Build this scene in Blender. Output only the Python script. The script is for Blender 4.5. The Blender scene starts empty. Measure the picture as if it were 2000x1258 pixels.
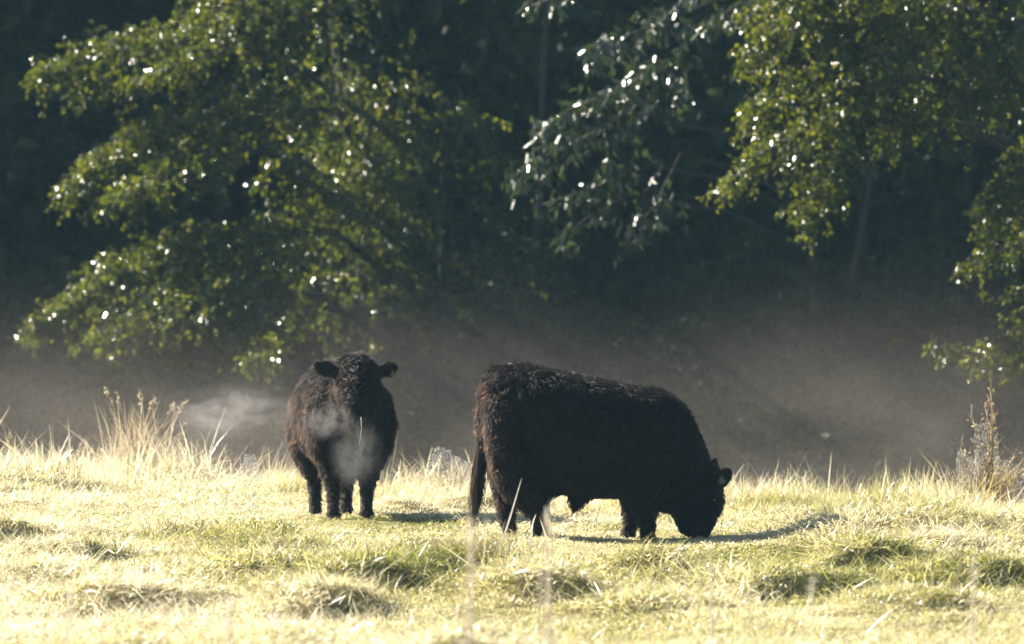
import bpy, math
import numpy as np
from mathutils import Vector

rng = np.random.default_rng(11)
sc = bpy.context.scene
COL = sc.collection

# ------------------------------------------------------------------ camera, sky, sun, exposure
CAM_H = 1.6
FPX = 12500.0          # focal length in pixels of the 2000 px wide photograph
HOR = 606.0            # row of the horizon
cam_d = bpy.data.cameras.new('camera')
cam = bpy.data.objects.new('camera', cam_d)
COL.objects.link(cam)
cam_d.sensor_width = 36.0
cam_d.lens = 36.0 * FPX / 2000.0
cam.location = (0, 0, CAM_H)
cam.rotation_euler = (math.radians(90) - (629.0 - HOR) / FPX, 0, 0)
cam_d.clip_start = 0.5
cam_d.clip_end = 3000
cam_d.dof.use_dof = True
cam_d.dof.focus_distance = 45.5
cam_d.dof.aperture_fstop = 2.9
sc.camera = cam

SUN_EL = math.radians(32)
SUN_AZ = math.radians(61)      # from straight away from the camera, turned to the left
to_sun = Vector((-math.sin(SUN_AZ) * math.cos(SUN_EL), math.cos(SUN_AZ) * math.cos(SUN_EL), math.sin(SUN_EL)))
w = bpy.data.worlds.new('World')
sc.world = w
w.use_nodes = True
nt = w.node_tree
nt.nodes.clear()
sky = nt.nodes.new('ShaderNodeTexSky')
sky.sky_type = 'NISHITA'
sky.sun_disc = False
sky.sun_elevation = SUN_EL
sky.sun_rotation = math.atan2(to_sun.x, to_sun.y)
bg = nt.nodes.new('ShaderNodeBackground')
bg.inputs['Strength'].default_value = 0.05
wo = nt.nodes.new('ShaderNodeOutputWorld')
nt.links.new(sky.outputs[0], bg.inputs[0])
nt.links.new(bg.outputs[0], wo.inputs[0])
sun_d = bpy.data.lights.new('sun', 'SUN')
sun_d.energy = 5.0
sun_d.angle = math.radians(0.5)
sun_d.color = (1.0, 0.91, 0.78)
sun = bpy.data.objects.new('sun', sun_d)
COL.objects.link(sun)
sun.rotation_euler = to_sun.to_track_quat('Z', 'Y').to_euler()
sun.location = (-30, 30, 40)

sc.view_settings.view_transform = 'Standard'
sc.view_settings.look = 'None'
sc.view_settings.gamma = 1
sc.view_settings.use_curve_mapping = False
sc.view_settings.exposure = 2.15
sc.cycles.use_denoising = True
sc.cycles.max_bounces = 5
sc.cycles.diffuse_bounces = 2
sc.cycles.transmission_bounces = 3
sc.cycles.volume_step_rate = 4.0
sc.cycles.volume_max_steps = 64
sc.cycles.use_adaptive_sampling = True
sc.cycles.adaptive_threshold = 0.02
sc.cycles.volume_bounces = 0
sc.cycles.sample_clamp_indirect = 4.0
sc.cycles.sample_clamp_direct = 30.0
sc.cycles_curves.shape = 'RIBBONS'


# ------------------------------------------------------------------ helpers
def tag(o, label=None, cat=None, group=None, kind=None):
    if label: o['label'] = label
    if cat: o['category'] = cat
    if group: o['group'] = group
    if kind: o['kind'] = kind
    return o


def link(name, data, mat=None, parent=None):
    o = bpy.data.objects.new(name, data)
    COL.objects.link(o)
    if mat: data.materials.append(mat)
    if parent: o.parent = parent
    return o


def empty(name, loc=(0, 0, 0), rz=0):
    o = bpy.data.objects.new(name, None)
    COL.objects.link(o)
    o.location = loc
    o.rotation_euler = (0, 0, rz)
    o.empty_display_size = 0.1
    return o


def np_mesh(name, V, F, attrs=None, smooth=False):
    """V (n,3); F a list of int arrays (m,k), each of one polygon size."""
    me = bpy.data.meshes.new(name)
    V = np.ascontiguousarray(V, dtype=np.float32)
    me.vertices.add(len(V))
    me.vertices.foreach_set('co', V.ravel())
    if not isinstance(F, (list, tuple)): F = [F]
    F = [np.asarray(f, dtype=np.int32) for f in F if len(f)]
    loops = np.concatenate([f.ravel() for f in F])
    tot = np.concatenate([np.full(len(f), f.shape[1], np.int32) for f in F])
    start = np.concatenate([[0], np.cumsum(tot)[:-1]]).astype(np.int32)
    me.loops.add(len(loops))
    me.loops.foreach_set('vertex_index', loops)
    me.polygons.add(len(tot))
    me.polygons.foreach_set('loop_start', start)
    me.polygons.foreach_set('loop_total', tot)
    if smooth:
        me.polygons.foreach_set('use_smooth', np.ones(len(tot), bool))
    if attrs:
        for k, a in attrs.items():
            at = me.attributes.new(k, 'FLOAT', 'POINT')
            at.data.foreach_set('value', np.asarray(a, np.float32))
    me.update(calc_edges=True)
    return me


def unit(a):
    return a / np.maximum(np.linalg.norm(a, axis=-1, keepdims=True), 1e-9)


class MB:
    """collects tubes, blades and nets into one mesh"""
    def __init__(self):
        self.V = []; self.Q = []; self.T = []; self.n = 0

    def add(self, V, Q=None, T=None):
        V = np.asarray(V, float)
        self.V.append(V)
        if Q is not None and len(Q): self.Q.append(np.asarray(Q) + self.n)
        if T is not None and len(T): self.T.append(np.asarray(T) + self.n)
        self.n += len(V)

    def tube(self, P, R, sides=6, cap=True):
        P = np.asarray(P, float)
        R = np.broadcast_to(np.asarray(R, float), (len(P),))
        t = unit(np.gradient(P, axis=0))
        up = np.array([0.13, 0.91, 0.37]) if abs(t[0][1]) < 0.8 else np.array([0.95, 0.1, 0.2])
        s = unit(np.cross(t, up)); b = np.cross(t, s)
        a = np.arange(sides) / sides * 2 * math.pi
        V = (P[:, None] + R[:, None, None] * (np.cos(a)[None, :, None] * s[:, None] + np.sin(a)[None, :, None] * b[:, None])).reshape(-1, 3)
        i = np.arange(len(P) - 1)[:, None] * sides
        j = np.arange(sides)[None]; k = (j + 1) % sides
        Q = np.stack([i + j, i + k, i + sides + k, i + sides + j], -1).reshape(-1, 4)
        T = []
        if cap and sides >= 3:
            for q in range(1, sides - 1):
                T.append([0, q + 1, q])
                o = (len(P) - 1) * sides
                T.append([o, o + q, o + q + 1])
        self.add(V, Q, T)

    def blade(self, P, W, side):
        """a flat tapering ribbon along P"""
        P = np.asarray(P, float); W = np.asarray(W, float)[:, None]
        side = np.asarray(side, float)
        V = np.empty((len(P) * 2, 3)); V[0::2] = P - side * W; V[1::2] = P + side * W
        i = np.arange(len(P) - 1) * 2
        self.add(V, np.stack([i, i + 1, i + 3, i + 2], -1))

    def build(self, name, mat=None, parent=None, smooth=True):
        F = []
        if self.Q: F.append(np.concatenate(self.Q))
        if self.T: F.append(np.concatenate(self.T))
        return link(name, np_mesh(name, np.concatenate(self.V), F, smooth=smooth), mat, parent)


def vnoise(x, y, seed=0):
    """smooth value noise on the unit lattice, 0..1"""
    xi = np.floor(x).astype(np.int64); yi = np.floor(y).astype(np.int64)
    fx = x - xi; fy = y - yi
    fx = fx * fx * (3 - 2 * fx); fy = fy * fy * (3 - 2 * fy)
    def h(a, b):
        n = (a * 374761393 + b * 668265263 + seed * 974634777) & 0xffffffff
        n = ((n ^ (n >> 13)) * 1274126177) & 0xffffffff
        return ((n ^ (n >> 16)) & 0xffff) / 65535.0
    return (h(xi, yi) * (1 - fx) + h(xi + 1, yi) * fx) * (1 - fy) + (h(xi, yi + 1) * (1 - fx) + h(xi + 1, yi + 1) * fx) * fy


def sstep(a, b, x):
    t = np.clip((x - a) / (b - a), 0, 1)
    return t * t * (3 - 2 * t)


def at(px, py, D):
    """a point of the place at distance D that the photograph shows at (px, py)"""
    return np.array([(px - 1000) / FPX * D, D, CAM_H + (HOR - py) / FPX * D])


SLOPE = 0.02           # the meadow rises gently away from the camera


def row_D(row):
    return FPX * (CAM_H + 45 * SLOPE) / (row - HOR + FPX * SLOPE)


# ------------------------------------------------------------------ materials
def mat_new(name):
    m = bpy.data.materials.new(name)
    m.use_nodes = True
    t = m.node_tree
    t.nodes.clear()
    o = t.nodes.new('ShaderNodeOutputMaterial')
    return m, t, o


def ramp(t, src, stops):
    r = t.nodes.new('ShaderNodeValToRGB')
    el = r.color_ramp.elements
    while len(el) > 1: el.remove(el[-1])
    el[0].position = stops[0][0]; el[0].color = (*stops[0][1], 1)
    for p, c in stops[1:]:
        e = el.new(p); e.color = (*c, 1)
    t.links.new(src, r.inputs[0])
    return r


def leafy(name, stops, tstops, rough=0.4, trans=0.45, spec=0.5, attr='v', instancer=None):
    """thin leaf or blade: a glossy diffuse face with light coming through it"""
    m, t, o = mat_new(name)
    a = t.nodes.new('ShaderNodeAttribute'); a.attribute_name = attr
    src = a.outputs['Fac']
    if instancer:
        b = t.nodes.new('ShaderNodeAttribute'); b.attribute_name = instancer; b.attribute_type = 'INSTANCER'
        mm = t.nodes.new('ShaderNodeMath'); mm.operation = 'MULTIPLY_ADD'
        t.links.new(a.outputs['Fac'], mm.inputs[0]); mm.inputs[1].default_value = 0.8
        t.links.new(b.outputs['Fac'], mm.inputs[2])
        m2 = t.nodes.new('ShaderNodeMath'); m2.operation = 'SUBTRACT'; m2.inputs[1].default_value = 0.42; m2.use_clamp = True
        t.links.new(mm.outputs[0], m2.inputs[0])
        src = m2.outputs[0]
    r1 = ramp(t, src, stops); r2 = ramp(t, src, tstops)
    p = t.nodes.new('ShaderNodeBsdfPrincipled')
    p.inputs['Roughness'].default_value = rough
    p.inputs['Specular IOR Level'].default_value = spec
    t.links.new(r1.outputs[0], p.inputs['Base Color'])
    tr = t.nodes.new('ShaderNodeBsdfTranslucent')
    t.links.new(r2.outputs[0], tr.inputs[0])
    mx = t.nodes.new('ShaderNodeMixShader'); mx.inputs[0].default_value = trans
    t.links.new(p.outputs[0], mx.inputs[1]); t.links.new(tr.outputs[0], mx.inputs[2])
    t.links.new(mx.outputs[0], o.inputs['Surface'])
    return m


def plain(name, c1, c2, scale=8, rough=0.8, bump=0.0, spec=0.3, stretch=(1, 1, 1)):
    m, t, o = mat_new(name)
    tc = t.nodes.new('ShaderNodeTexCoord')
    mp = t.nodes.new('ShaderNodeMapping'); mp.inputs['Scale'].default_value = stretch
    n = t.nodes.new('ShaderNodeTexNoise'); n.inputs['Scale'].default_value = scale; n.inputs['Detail'].default_value = 6
    t.links.new(tc.outputs['Object'], mp.inputs[0]); t.links.new(mp.outputs[0], n.inputs['Vector'])
    r = ramp(t, n.outputs['Fac'], [(0.3, c1), (0.7, c2)])
    p = t.nodes.new('ShaderNodeBsdfPrincipled')
    p.inputs['Roughness'].default_value = rough; p.inputs['Specular IOR Level'].default_value = spec
    t.links.new(r.outputs[0], p.inputs['Base Color'])
    if bump:
        b = t.nodes.new('ShaderNodeBump'); b.inputs['Strength'].default_value = bump; b.inputs['Distance'].default_value = 0.02
        t.links.new(n.outputs['Fac'], b.inputs['Height']); t.links.new(b.outputs[0], p.inputs['Normal'])
    t.links.new(p.outputs[0], o.inputs['Surface'])
    return m


GRASS_S = [(0.0, (0.04, 0.060, 0.016)), (0.3, (0.16, 0.16, 0.045)), (0.6, (0.40, 0.36, 0.17)), (1.0, (0.58, 0.52, 0.36))]
GRASS_T = [(0.0, (0.12, 0.15, 0.02)), (0.3, (0.34, 0.33, 0.07)), (0.6, (0.56, 0.51, 0.22)), (1.0, (0.70, 0.63, 0.44))]
M_grass = leafy('meadow grass', GRASS_S, GRASS_T, rough=0.33, trans=0.5, instancer='dry', spec=0.6)
M_straw = leafy('dry straw', [(0, (0.32, 0.26, 0.16)), (1, (0.54, 0.47, 0.33))], [(0, (0.36, 0.28, 0.17)), (1, (0.58, 0.50, 0.36))], rough=0.55, trans=0.45)
M_rush = leafy('green rush blades', [(0, (0.06, 0.075, 0.025)), (1, (0.32, 0.27, 0.13))], [(0, (0.13, 0.16, 0.03)), (1, (0.42, 0.35, 0.17))], rough=0.4, trans=0.4)
M_web = leafy('dewy cobweb', [(0, (0.7, 0.7, 0.68)), (1, (0.8, 0.8, 0.78))], [(0, (0.7, 0.7, 0.68)), (1, (0.8, 0.8, 0.78))], rough=0.5, trans=0.5)
M_deadleaf = leafy('withered leaf', [(0, (0.20, 0.13, 0.05)), (1, (0.34, 0.27, 0.12))], [(0, (0.35, 0.22, 0.07)), (1, (0.5, 0.4, 0.15))], rough=0.5, trans=0.45)
M_leafA = leafy('alder leaf', [(0, (0.022, 0.042, 0.012)), (1, (0.050, 0.070, 0.018))], [(0, (0.05, 0.085, 0.004)), (1, (0.20, 0.205, 0.012))], rough=0.2, trans=0.46, spec=0.65)
M_leafB = leafy('long glossy leaf', [(0, (0.018, 0.034, 0.018)), (1, (0.034, 0.052, 0.022))], [(0, (0.03, 0.06, 0.012)), (1, (0.08, 0.11, 0.016))], rough=0.22, trans=0.22, spec=0.75)
M_leafC = leafy('shrub leaf', [(0, (0.024, 0.044, 0.010)), (1, (0.055, 0.075, 0.016))], [(0, (0.045, 0.08, 0.003)), (1, (0.19, 0.19, 0.010))], rough=0.22, trans=0.46, spec=0.5)
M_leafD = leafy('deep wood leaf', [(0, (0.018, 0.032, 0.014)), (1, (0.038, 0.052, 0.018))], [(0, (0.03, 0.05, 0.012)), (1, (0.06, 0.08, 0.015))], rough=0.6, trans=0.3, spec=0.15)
M_bark = plain('damp bark', (0.018, 0.015, 0.012), (0.05, 0.042, 0.034), scale=9, rough=0.85, bump=0.6, stretch=(1, 1, 0.25))
M_stem = plain('dry weed stem', (0.22, 0.15, 0.09), (0.42, 0.33, 0.2), scale=20, rough=0.65)
M_pale = plain('bleached stalk', (0.52, 0.46, 0.37), (0.72, 0.66, 0.56), scale=25, rough=0.6)


def ground_mat():
    m, t, o = mat_new('meadow earth and woodland litter')
    g = t.nodes.new('ShaderNodeNewGeometry')
    sep = t.nodes.new('ShaderNodeSeparateXYZ'); t.links.new(g.outputs['Position'], sep.inputs[0])
    n = t.nodes.new('ShaderNodeTexNoise'); n.inputs['Scale'].default_value = 2.2; n.inputs['Detail'].default_value = 8; n.inputs['Roughness'].default_value = 0.7
    t.links.new(g.outputs['Position'], n.inputs['Vector'])
    n2 = t.nodes.new('ShaderNodeTexNoise'); n2.inputs['Scale'].default_value = 30; n2.inputs['Detail'].default_value = 5
    t.links.new(g.outputs['Position'], n2.inputs['Vector'])
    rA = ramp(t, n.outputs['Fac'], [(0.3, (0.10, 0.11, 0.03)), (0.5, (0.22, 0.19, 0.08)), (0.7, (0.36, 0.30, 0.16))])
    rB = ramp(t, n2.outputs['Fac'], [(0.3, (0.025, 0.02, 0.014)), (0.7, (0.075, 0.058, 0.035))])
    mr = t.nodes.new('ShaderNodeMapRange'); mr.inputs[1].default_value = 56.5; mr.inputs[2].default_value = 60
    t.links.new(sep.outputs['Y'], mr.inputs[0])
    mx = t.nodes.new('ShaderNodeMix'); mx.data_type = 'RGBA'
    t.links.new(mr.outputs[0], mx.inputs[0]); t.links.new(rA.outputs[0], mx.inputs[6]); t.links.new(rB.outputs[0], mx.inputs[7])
    p = t.nodes.new('ShaderNodeBsdfPrincipled'); p.inputs['Roughness'].default_value = 0.9; p.inputs['Specular IOR Level'].default_value = 0.15
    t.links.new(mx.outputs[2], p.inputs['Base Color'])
    b = t.nodes.new('ShaderNodeBump'); b.inputs['Strength'].default_value = 0.7; b.inputs['Distance'].default_value = 0.05
    t.links.new(n2.outputs['Fac'], b.inputs['Height']); t.links.new(b.outputs[0], p.inputs['Normal'])
    t.links.new(p.outputs[0], o.inputs['Surface'])
    return m


# ------------------------------------------------------------------ the ground
# hummocks: x, y, radius x, radius y, height
HUM = []
for px, row, rw, h in [(860, 1145, 0.62, 0.13), (1000, 1155, 0.5, 0.12), (720, 1160, 0.30, 0.13), (1270, 1122, 0.26, 0.13), (345, 1046, 0.30, 0.10),
                       (560, 1085, 0.55, 0.06), (150, 1105, 0.35, 0.11), (15, 1072, 0.40, 0.14), (1715, 1118, 0.45, 0.13), (1930, 1140, 0.45, 0.15),
                       (1590, 1085, 0.35, 0.10), (1840, 1085, 0.4, 0.10), (520, 1125, 0.35, 0.10), (1080, 1175, 0.4, 0.12), (1500, 1160, 0.4, 0.1),
                       (640, 1190, 0.4, 0.11), (250, 1180, 0.4, 0.10), (1300, 1190, 0.4, 0.10), (1180, 1075, 0.5, 0.07), (1400, 1075, 0.5, 0.09),
                       (1650, 1062, 0.7, 0.10), (1900, 1060, 0.7, 0.11), (880, 1075, 0.5, 0.07), (80, 965, 0.6, 0.12)]:
    D = row_D(row)
    HUM.append(((px - 1000) / FPX * D, D + 0.25, rw, rw * 1.3, h))
for _ in range(170):
    y = rng.uniform(28, 56)
    HUM.append((rng.uniform(-1, 1) * (0.085 * y + 2), y, rng.uniform(0.15, 0.45), rng.uniform(0.2, 0.6), rng.uniform(0.03, 0.10)))
HUM = np.array(HUM)
HUM[:, 4] *= np.where(np.arange(len(HUM)) < 17, 1.35, 1.0)


def hollow(x, y):
    """pits added beside the larger tussocks to hold dark shade, 0..1"""
    k = np.zeros(np.shape(x))
    for cx, cy, rx, ry, h in HUM[[0, 1, 2, 3, 4, 6, 7, 8, 9, 10, 13, 14]]:
        wob = 0.9 * (vnoise(x * 5.1, y * 5.1, 63) - .5)
        d2 = ((x - cx - .30 * rx) / (.42 * rx) + wob) ** 2 + ((y - cy + .42 * ry) / (.30 * ry) + wob) ** 2
        k = np.maximum(k, np.exp(-d2))
    return k


def ground_z(x, y):
    x = np.asarray(x, float); y = np.asarray(y, float)
    edge = 51.9 - 0.52 * np.clip(x, -6, 6)
    near = 1 - sstep(edge - .5, edge + 1.5, y)
    z = (vnoise(x * 0.22, y * 0.22, 3) - 0.5) * 0.16 + (vnoise(x * 0.9, y * 0.9, 4) - 0.5) * 0.10 + (vnoise(x * 2.7, y * 2.7, 5) - 0.5) * 0.055
    z = z * (0.35 + 0.65 * near)
    for q, (cx, cy, rx, ry, h) in enumerate(HUM):
        dx = (x - cx) / rx; dy = (y - cy) / ry
        if q < 90:      # tussocks steepened on the side away from the sun, shaped to fall in shade
            a_, b_ = dx * .62 - dy * .78, dx * .78 + dy * .62
            dx = np.where(a_ > 0, a_ * 3.6, a_); dy = b_
            wob = 0.45 * (vnoise(x * 4.3, y * 4.3, 61) - .5)
            dx = dx + wob; dy = dy + 1.4 * wob
        d2 = dx * dx + dy * dy
        z = z + np.where(d2 < 7, h * np.exp(-d2), 0) * near
    z = z - 0.19 * hollow(x, y)
    for cx, cy, ry in ((0.63, 43.8, 2.4), (-1.25, 47.3, 2.0)):
        k = np.exp(-((x - cx) / 1.4) ** 4 - ((y - cy) / ry) ** 4)
        z = z * (1 - .85 * k) - 0.015 * k
    # a bank down to a ditch, then the wooded slope
    z = z + SLOPE * (np.clip(y, 31, 56) - 45)
    z = z - 1.1 * sstep(edge, edge + 4.5, y) + 0.9 * sstep(75.5, 82, y)
    z = z + 30 * sstep(86, 170, y)
    z = z + (vnoise(x * 0.05, y * 0.05, 9) - 0.5) * 6 * sstep(100, 200, y)
    return z


def gz(x, y):
    return float(ground_z(np.array([x]), np.array([y]))[0])


xs = np.concatenate([[-900, -500, -250, -140, -90, -60, -40, -28, -20, -15, -12, -10, -9], np.arange(-8, 8.01, 0.08), [9, 10, 12, 15, 20, 28, 40, 60, 90, 140, 250, 500, 900]])
ys = np.concatenate([[-300, -120, -50, -20, -8, 0, 5, 10, 14, 17, 20, 22, 24, 26], np.arange(27, 58.5, 0.08), np.arange(59, 80, 0.7), np.arange(80, 180, 5), [200, 260, 400, 700, 1200, 2000]])
GX, GY = np.meshgrid(xs, ys)
GZ = ground_z(GX.ravel(), GY.ravel())
nx, ny = len(xs), len(ys)
i = (np.arange(ny - 1)[:, None] * nx + np.arange(nx - 1)[None]).ravel()
gm = np_mesh('ground', np.stack([GX.ravel(), GY.ravel(), GZ], -1), np.stack([i, i + 1, i + nx + 1, i + nx], -1), smooth=True)
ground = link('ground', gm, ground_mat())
tag(ground, 'hummocky meadow ground running back to the wooded bank', 'ground', kind='structure')


# ------------------------------------------------------------------ grass (nobody could count it)
def blades(n, hmin, hmax, lean, wid, spread, curl=1.0, seed=0):
    r = np.random.default_rng(seed)
    K = 4
    base = np.stack([r.normal(0, spread, n), r.normal(0, spread, n), np.full(n, -0.01)], -1)
    ang = r.uniform(0, 2 * math.pi, n)
    d = np.stack([np.cos(ang), np.sin(ang), np.zeros(n)], -1)
    h = r.uniform(hmin, hmax, n)
    ln = np.abs(r.normal(lean, 0.3, n))
    t = np.linspace(0, 1, K)
    bend = curl * r.uniform(0.4, 1.2, n)
    # the angle from upright grows along the blade
    th = ln[:, None] + bend[:, None] * t[None]
    th = np.minimum(th, 1.9)
    step = h[:, None] / (K - 1)
    P = np.zeros((n, K, 3)); P[:, 0] = base
    for k in range(1, K):
        a = 0.5 * (th[:, k] + th[:, k - 1])
        P[:, k] = P[:, k - 1] + step * (d * np.sin(a)[:, None] + np.array([0, 0, 1.0]) * np.cos(a)[:, None])
    P[:, :, 2] = np.maximum(P[:, :, 2], -0.01)
    sd = np.stack([-np.sin(ang), np.cos(ang), np.zeros(n)], -1)
    tw = r.normal(0, 0.6, n)
    sd = unit(sd + np.stack([np.zeros(n), np.zeros(n), tw], -1))
    W = wid * r.uniform(0.6, 1.3, n)[:, None] * np.array([0.8, 1.0, 0.75, 0.12])[None]
    V = np.stack([P - sd[:, None] * W[..., None], P + sd[:, None] * W[..., None]], 2).reshape(-1, 3)
    b = np.arange(n)[:, None] * (2 * K) + np.arange(K - 1)[None] * 2
    Q = np.stack([b, b + 1, b + 3, b + 2], -1).reshape(-1, 4)
    return V, Q, np.repeat(r.uniform(0, 1, n), 2 * K)


tufts = bpy.data.collections.new('grass_tufts')
specs = [(32, .025, .05, .6, .0034, .06, 1.3), (32, .03, .065, .7, .0036, .065, 1.4), (32, .02, .045, .9, .0038, .065, 1.0), (32, .03, .07, .5, .0030, .06, 1.2),
         (34, .06, .13, 1.0, .0020, .07, .8), (32, .07, .16, 1.15, .0018, .08, 0.6), (34, .05, .11, .6, .0024, .06, 1.0), (7, .10, .20, .25, .0016, .06, 0.7)]
for k, (n, h0, h1, ln, wd, sp, cl) in enumerate(specs):
    V, Q, a = blades(n, h0, h1, ln, wd, sp, cl, 100 + k)
    me = np_mesh('tuft_%d' % k, V, Q, {'v': a})
    me.materials.append(M_grass)
    tufts.objects.link(bpy.data.objects.new('tuft_%d' % k, me))

GREEN = [((px - 1000) / FPX * row_D(r), row_D(r), rx, ry) for px, r, rx, ry in
         [(560, 1085, .9, 2.0), (900, 1130, .9, 1.6), (1300, 1120, .9, 1.6), (1600, 1095, .9, 1.4), (1850, 1130, .8, 1.4), (1450, 1180, .8, 1.4), (340, 1050, .4, 1.0), (20, 1075, .5, 1.0),
          (700, 1020, .7, 1.2), (850, 1020, .6, 1.5), (1650, 985, 1.2, 2.0), (1180, 1035, 1.0, 2.0), (160, 1110, .4, .8)]]


def scatter(n, ymin, ymax, margin, seed):
    r = np.random.default_rng(seed)
    y = r.uniform(ymin, ymax, n)
    x = r.uniform(-1, 1, n) * (0.08 * ymax + margin)
    k = np.abs(x) < 0.08 * y + margin
    return x[k], y[k]


gx, gy = scatter(120000, 29, 58, 1.0, 5)
k_ = gy < 53.0 - 0.52 * np.clip(gx, -6, 6)
gx, gy = gx[k_], gy[k_]
x2, y2 = scatter(2500, 16, 29, 1.0, 6)
gx = np.concatenate([gx, x2]); gy = np.concatenate([gy, y2])
hol = hollow(gx, gy)
k_ = rng.uniform(0, 1, len(gx)) > 1.15 * sstep(.35, .75, hol)  # turf thinned in the shade pits so they come out dark
gx, gy = gx[k_], gy[k_]
g0 = ground_z(gx, gy)
dry = 0.74 + 0.55 * (vnoise(gx * 0.7, gy * 0.45, 21) - 0.5) + 0.5 * (vnoise(gx * 2.3, gy * 1.6, 22) - 0.5)
for cx, cy, rx, ry in GREEN:
    dry -= 0.30 * (0.35 + 1.3 * (vnoise(gx * 1.6, gy * 1.0, 23) > .5)) * np.exp(-((gx - cx) / rx) ** 2 - ((gy - cy) / ry) ** 2)
dry += 0.16 * sstep(39.5, 35.5, gy) + 0.22 * np.exp(-((gx + 3.2) / 1.6) ** 2 - ((gy - 50) / 5) ** 2) + 0.15 * sstep(50.5, 54, gy)
dry = np.clip(dry + rng.normal(0, 0.09, len(gx)), 0.16, 1)
hum = np.zeros(len(gx))
for cx, cy, rx, ry, h in HUM:
    d2 = ((gx - cx) / rx) ** 2 + ((gy - cy) / ry) ** 2
    hum = np.maximum(hum, np.where(d2 < 5, h * np.exp(-d2) / 0.12, 0))
u = rng.uniform(0, 1, len(gx))
longg = 0.14 + 0.35 * np.clip(hum, 0, 1) + 0.25 * (vnoise(gx * 0.9, gy * 0.6, 31) > 0.62) + 0.3 * sstep(51.5, 54, gy)
idx = np.where(u < longg, rng.integers(4, 7, len(gx)), rng.integers(0, 4, len(gx)))
idx = np.where(rng.uniform(0, 1, len(gx)) < 0.012 + 0.06 * sstep(51.5, 54, gy), 7, idx)
lump = vnoise(gx * 3.1, gy * 2.2, 33)
scl = rng.uniform(0.7, 1.3, len(gx)) * (0.58 + 0.85 * lump ** 2 + 0.35 * np.clip(hum, 0, 1))
calm = np.exp(-((gx - .63) / 1.5) ** 4 - ((gy - 43.9) / 2.3) ** 4) + np.exp(-((gx + 1.3) / .9) ** 4 - ((gy - 47.3) / 2.0) ** 4)
scl *= 1 - 0.35 * np.clip(calm, 0, 1)
idx = np.where((calm > .3) & (idx >= 4), idx - 4 + 0 * idx, idx); idx = np.where(idx == 3, 0, idx)
toedge = gy - (51.9 - 0.52 * np.clip(gx, -6, 6))
fr = sstep(-3.0, -.6, toedge) * (vnoise(gx * 1.7, gy * .8, 35) > .42)
idx = np.where((fr > .5) & (rng.uniform(0, 1, len(gx)) < .6), rng.choice([4, 6, 7, 7, 7, 7], len(gx)), idx)
tall = sstep(-2.2, -.8, toedge) * sstep(.36, .7, vnoise(gx * 1.5 + 3, gy * .5, 38))
scl = scl * (1 + 1.25 * tall * rng.uniform(.2, 1, len(gx)))
dry = np.clip(dry + .3 * tall, 0, 1)
rot = np.stack([rng.normal(0, .15, len(gx)), rng.normal(0, .15, len(gx)), rng.uniform(0, 6.283, len(gx))], -1)
pm = bpy.data.meshes.new('meadow_grass')
pm.vertices.add(len(gx))
pm.vertices.foreach_set('co', np.stack([gx, gy, g0 - 0.005], -1).astype(np.float32).ravel())
for nm, ty, vals, key in [('dry', 'FLOAT', dry, 'value'), ('idx', 'INT', idx, 'value'), ('scl', 'FLOAT', scl, 'value'), ('rot', 'FLOAT_VECTOR', rot, 'vector')]:
    a_ = pm.attributes.new(nm, ty, 'POINT')
    a_.data.foreach_set(key, np.ascontiguousarray(vals, dtype=np.int32 if ty == 'INT' else np.float32).ravel())
grass = link('meadow_grass', pm, M_grass)
tag(grass, 'sunlit straw and green meadow grass all over the ground', 'grass', kind='stuff')


def gn_instancer(obj, coll):
    t = bpy.data.node_groups.new('scatter_tufts', 'GeometryNodeTree')
    t.interface.new_socket('Geometry', in_out='INPUT', socket_type='NodeSocketGeometry')
    t.interface.new_socket('Geometry', in_out='OUTPUT', socket_type='NodeSocketGeometry')
    gi = t.nodes.new('NodeGroupInput'); go = t.nodes.new('NodeGroupOutput')
    ip = t.nodes.new('GeometryNodeInstanceOnPoints')
    ci = t.nodes.new('GeometryNodeCollectionInfo'); ci.inputs['Collection'].default_value = coll
    ci.inputs['Separate Children'].default_value = True; ci.inputs['Reset Children'].default_value = True
    def named(nm, ty):
        n = t.nodes.new('GeometryNodeInputNamedAttribute'); n.data_type = ty; n.inputs['Name'].default_value = nm
        return [s for s in n.outputs if s.enabled][0]
    t.links.new(gi.outputs[0], ip.inputs['Points'])
    t.links.new(ci.outputs[0], ip.inputs['Instance'])
    ip.inputs['Pick Instance'].default_value = True
    t.links.new(named('idx', 'INT'), ip.inputs['Instance Index'])
    e2r = t.nodes.new('FunctionNodeEulerToRotation')
    t.links.new(named('rot', 'FLOAT_VECTOR'), e2r.inputs[0])
    t.links.new(e2r.outputs[0], ip.inputs['Rotation'])
    t.links.new(named('scl', 'FLOAT'), ip.inputs['Scale'])
    t.links.new(ip.outputs[0], go.inputs[0])
    md = obj.modifiers.new('scatter', 'NODES'); md.node_group = t


gn_instancer(grass, tufts)


# ------------------------------------------------------------------ trees
def leaf_mesh(name, P, A, N, L, W, r, fold=0.25):
    n = len(P)
    A = unit(A); S = unit(np.cross(N, A)); N = np.cross(A, S)
    L = L[:, None]; W = W[:, None]
    droop = -N * L * 0.10
    V = np.stack([P, P + A * L * .34 + S * W * .46 + N * W * fold, P + A * L * .72 + S * W * .36 + N * W * fold + droop,
                  P + A * L + droop * 2.2, P + A * L * .72 - S * W * .36 + N * W * fold + droop, P + A * L * .34 - S * W * .46 + N * W * fold], 1).reshape(-1, 3)
    b = np.arange(n)[:, None] * 6
    Q = np.concatenate([b + np.array([[0, 3, 2, 1]]), b + np.array([[0, 5, 4, 3]])])
    return np_mesh(name, V, Q, {'v': np.repeat(r.uniform(0, 1, n), 6)})


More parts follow.
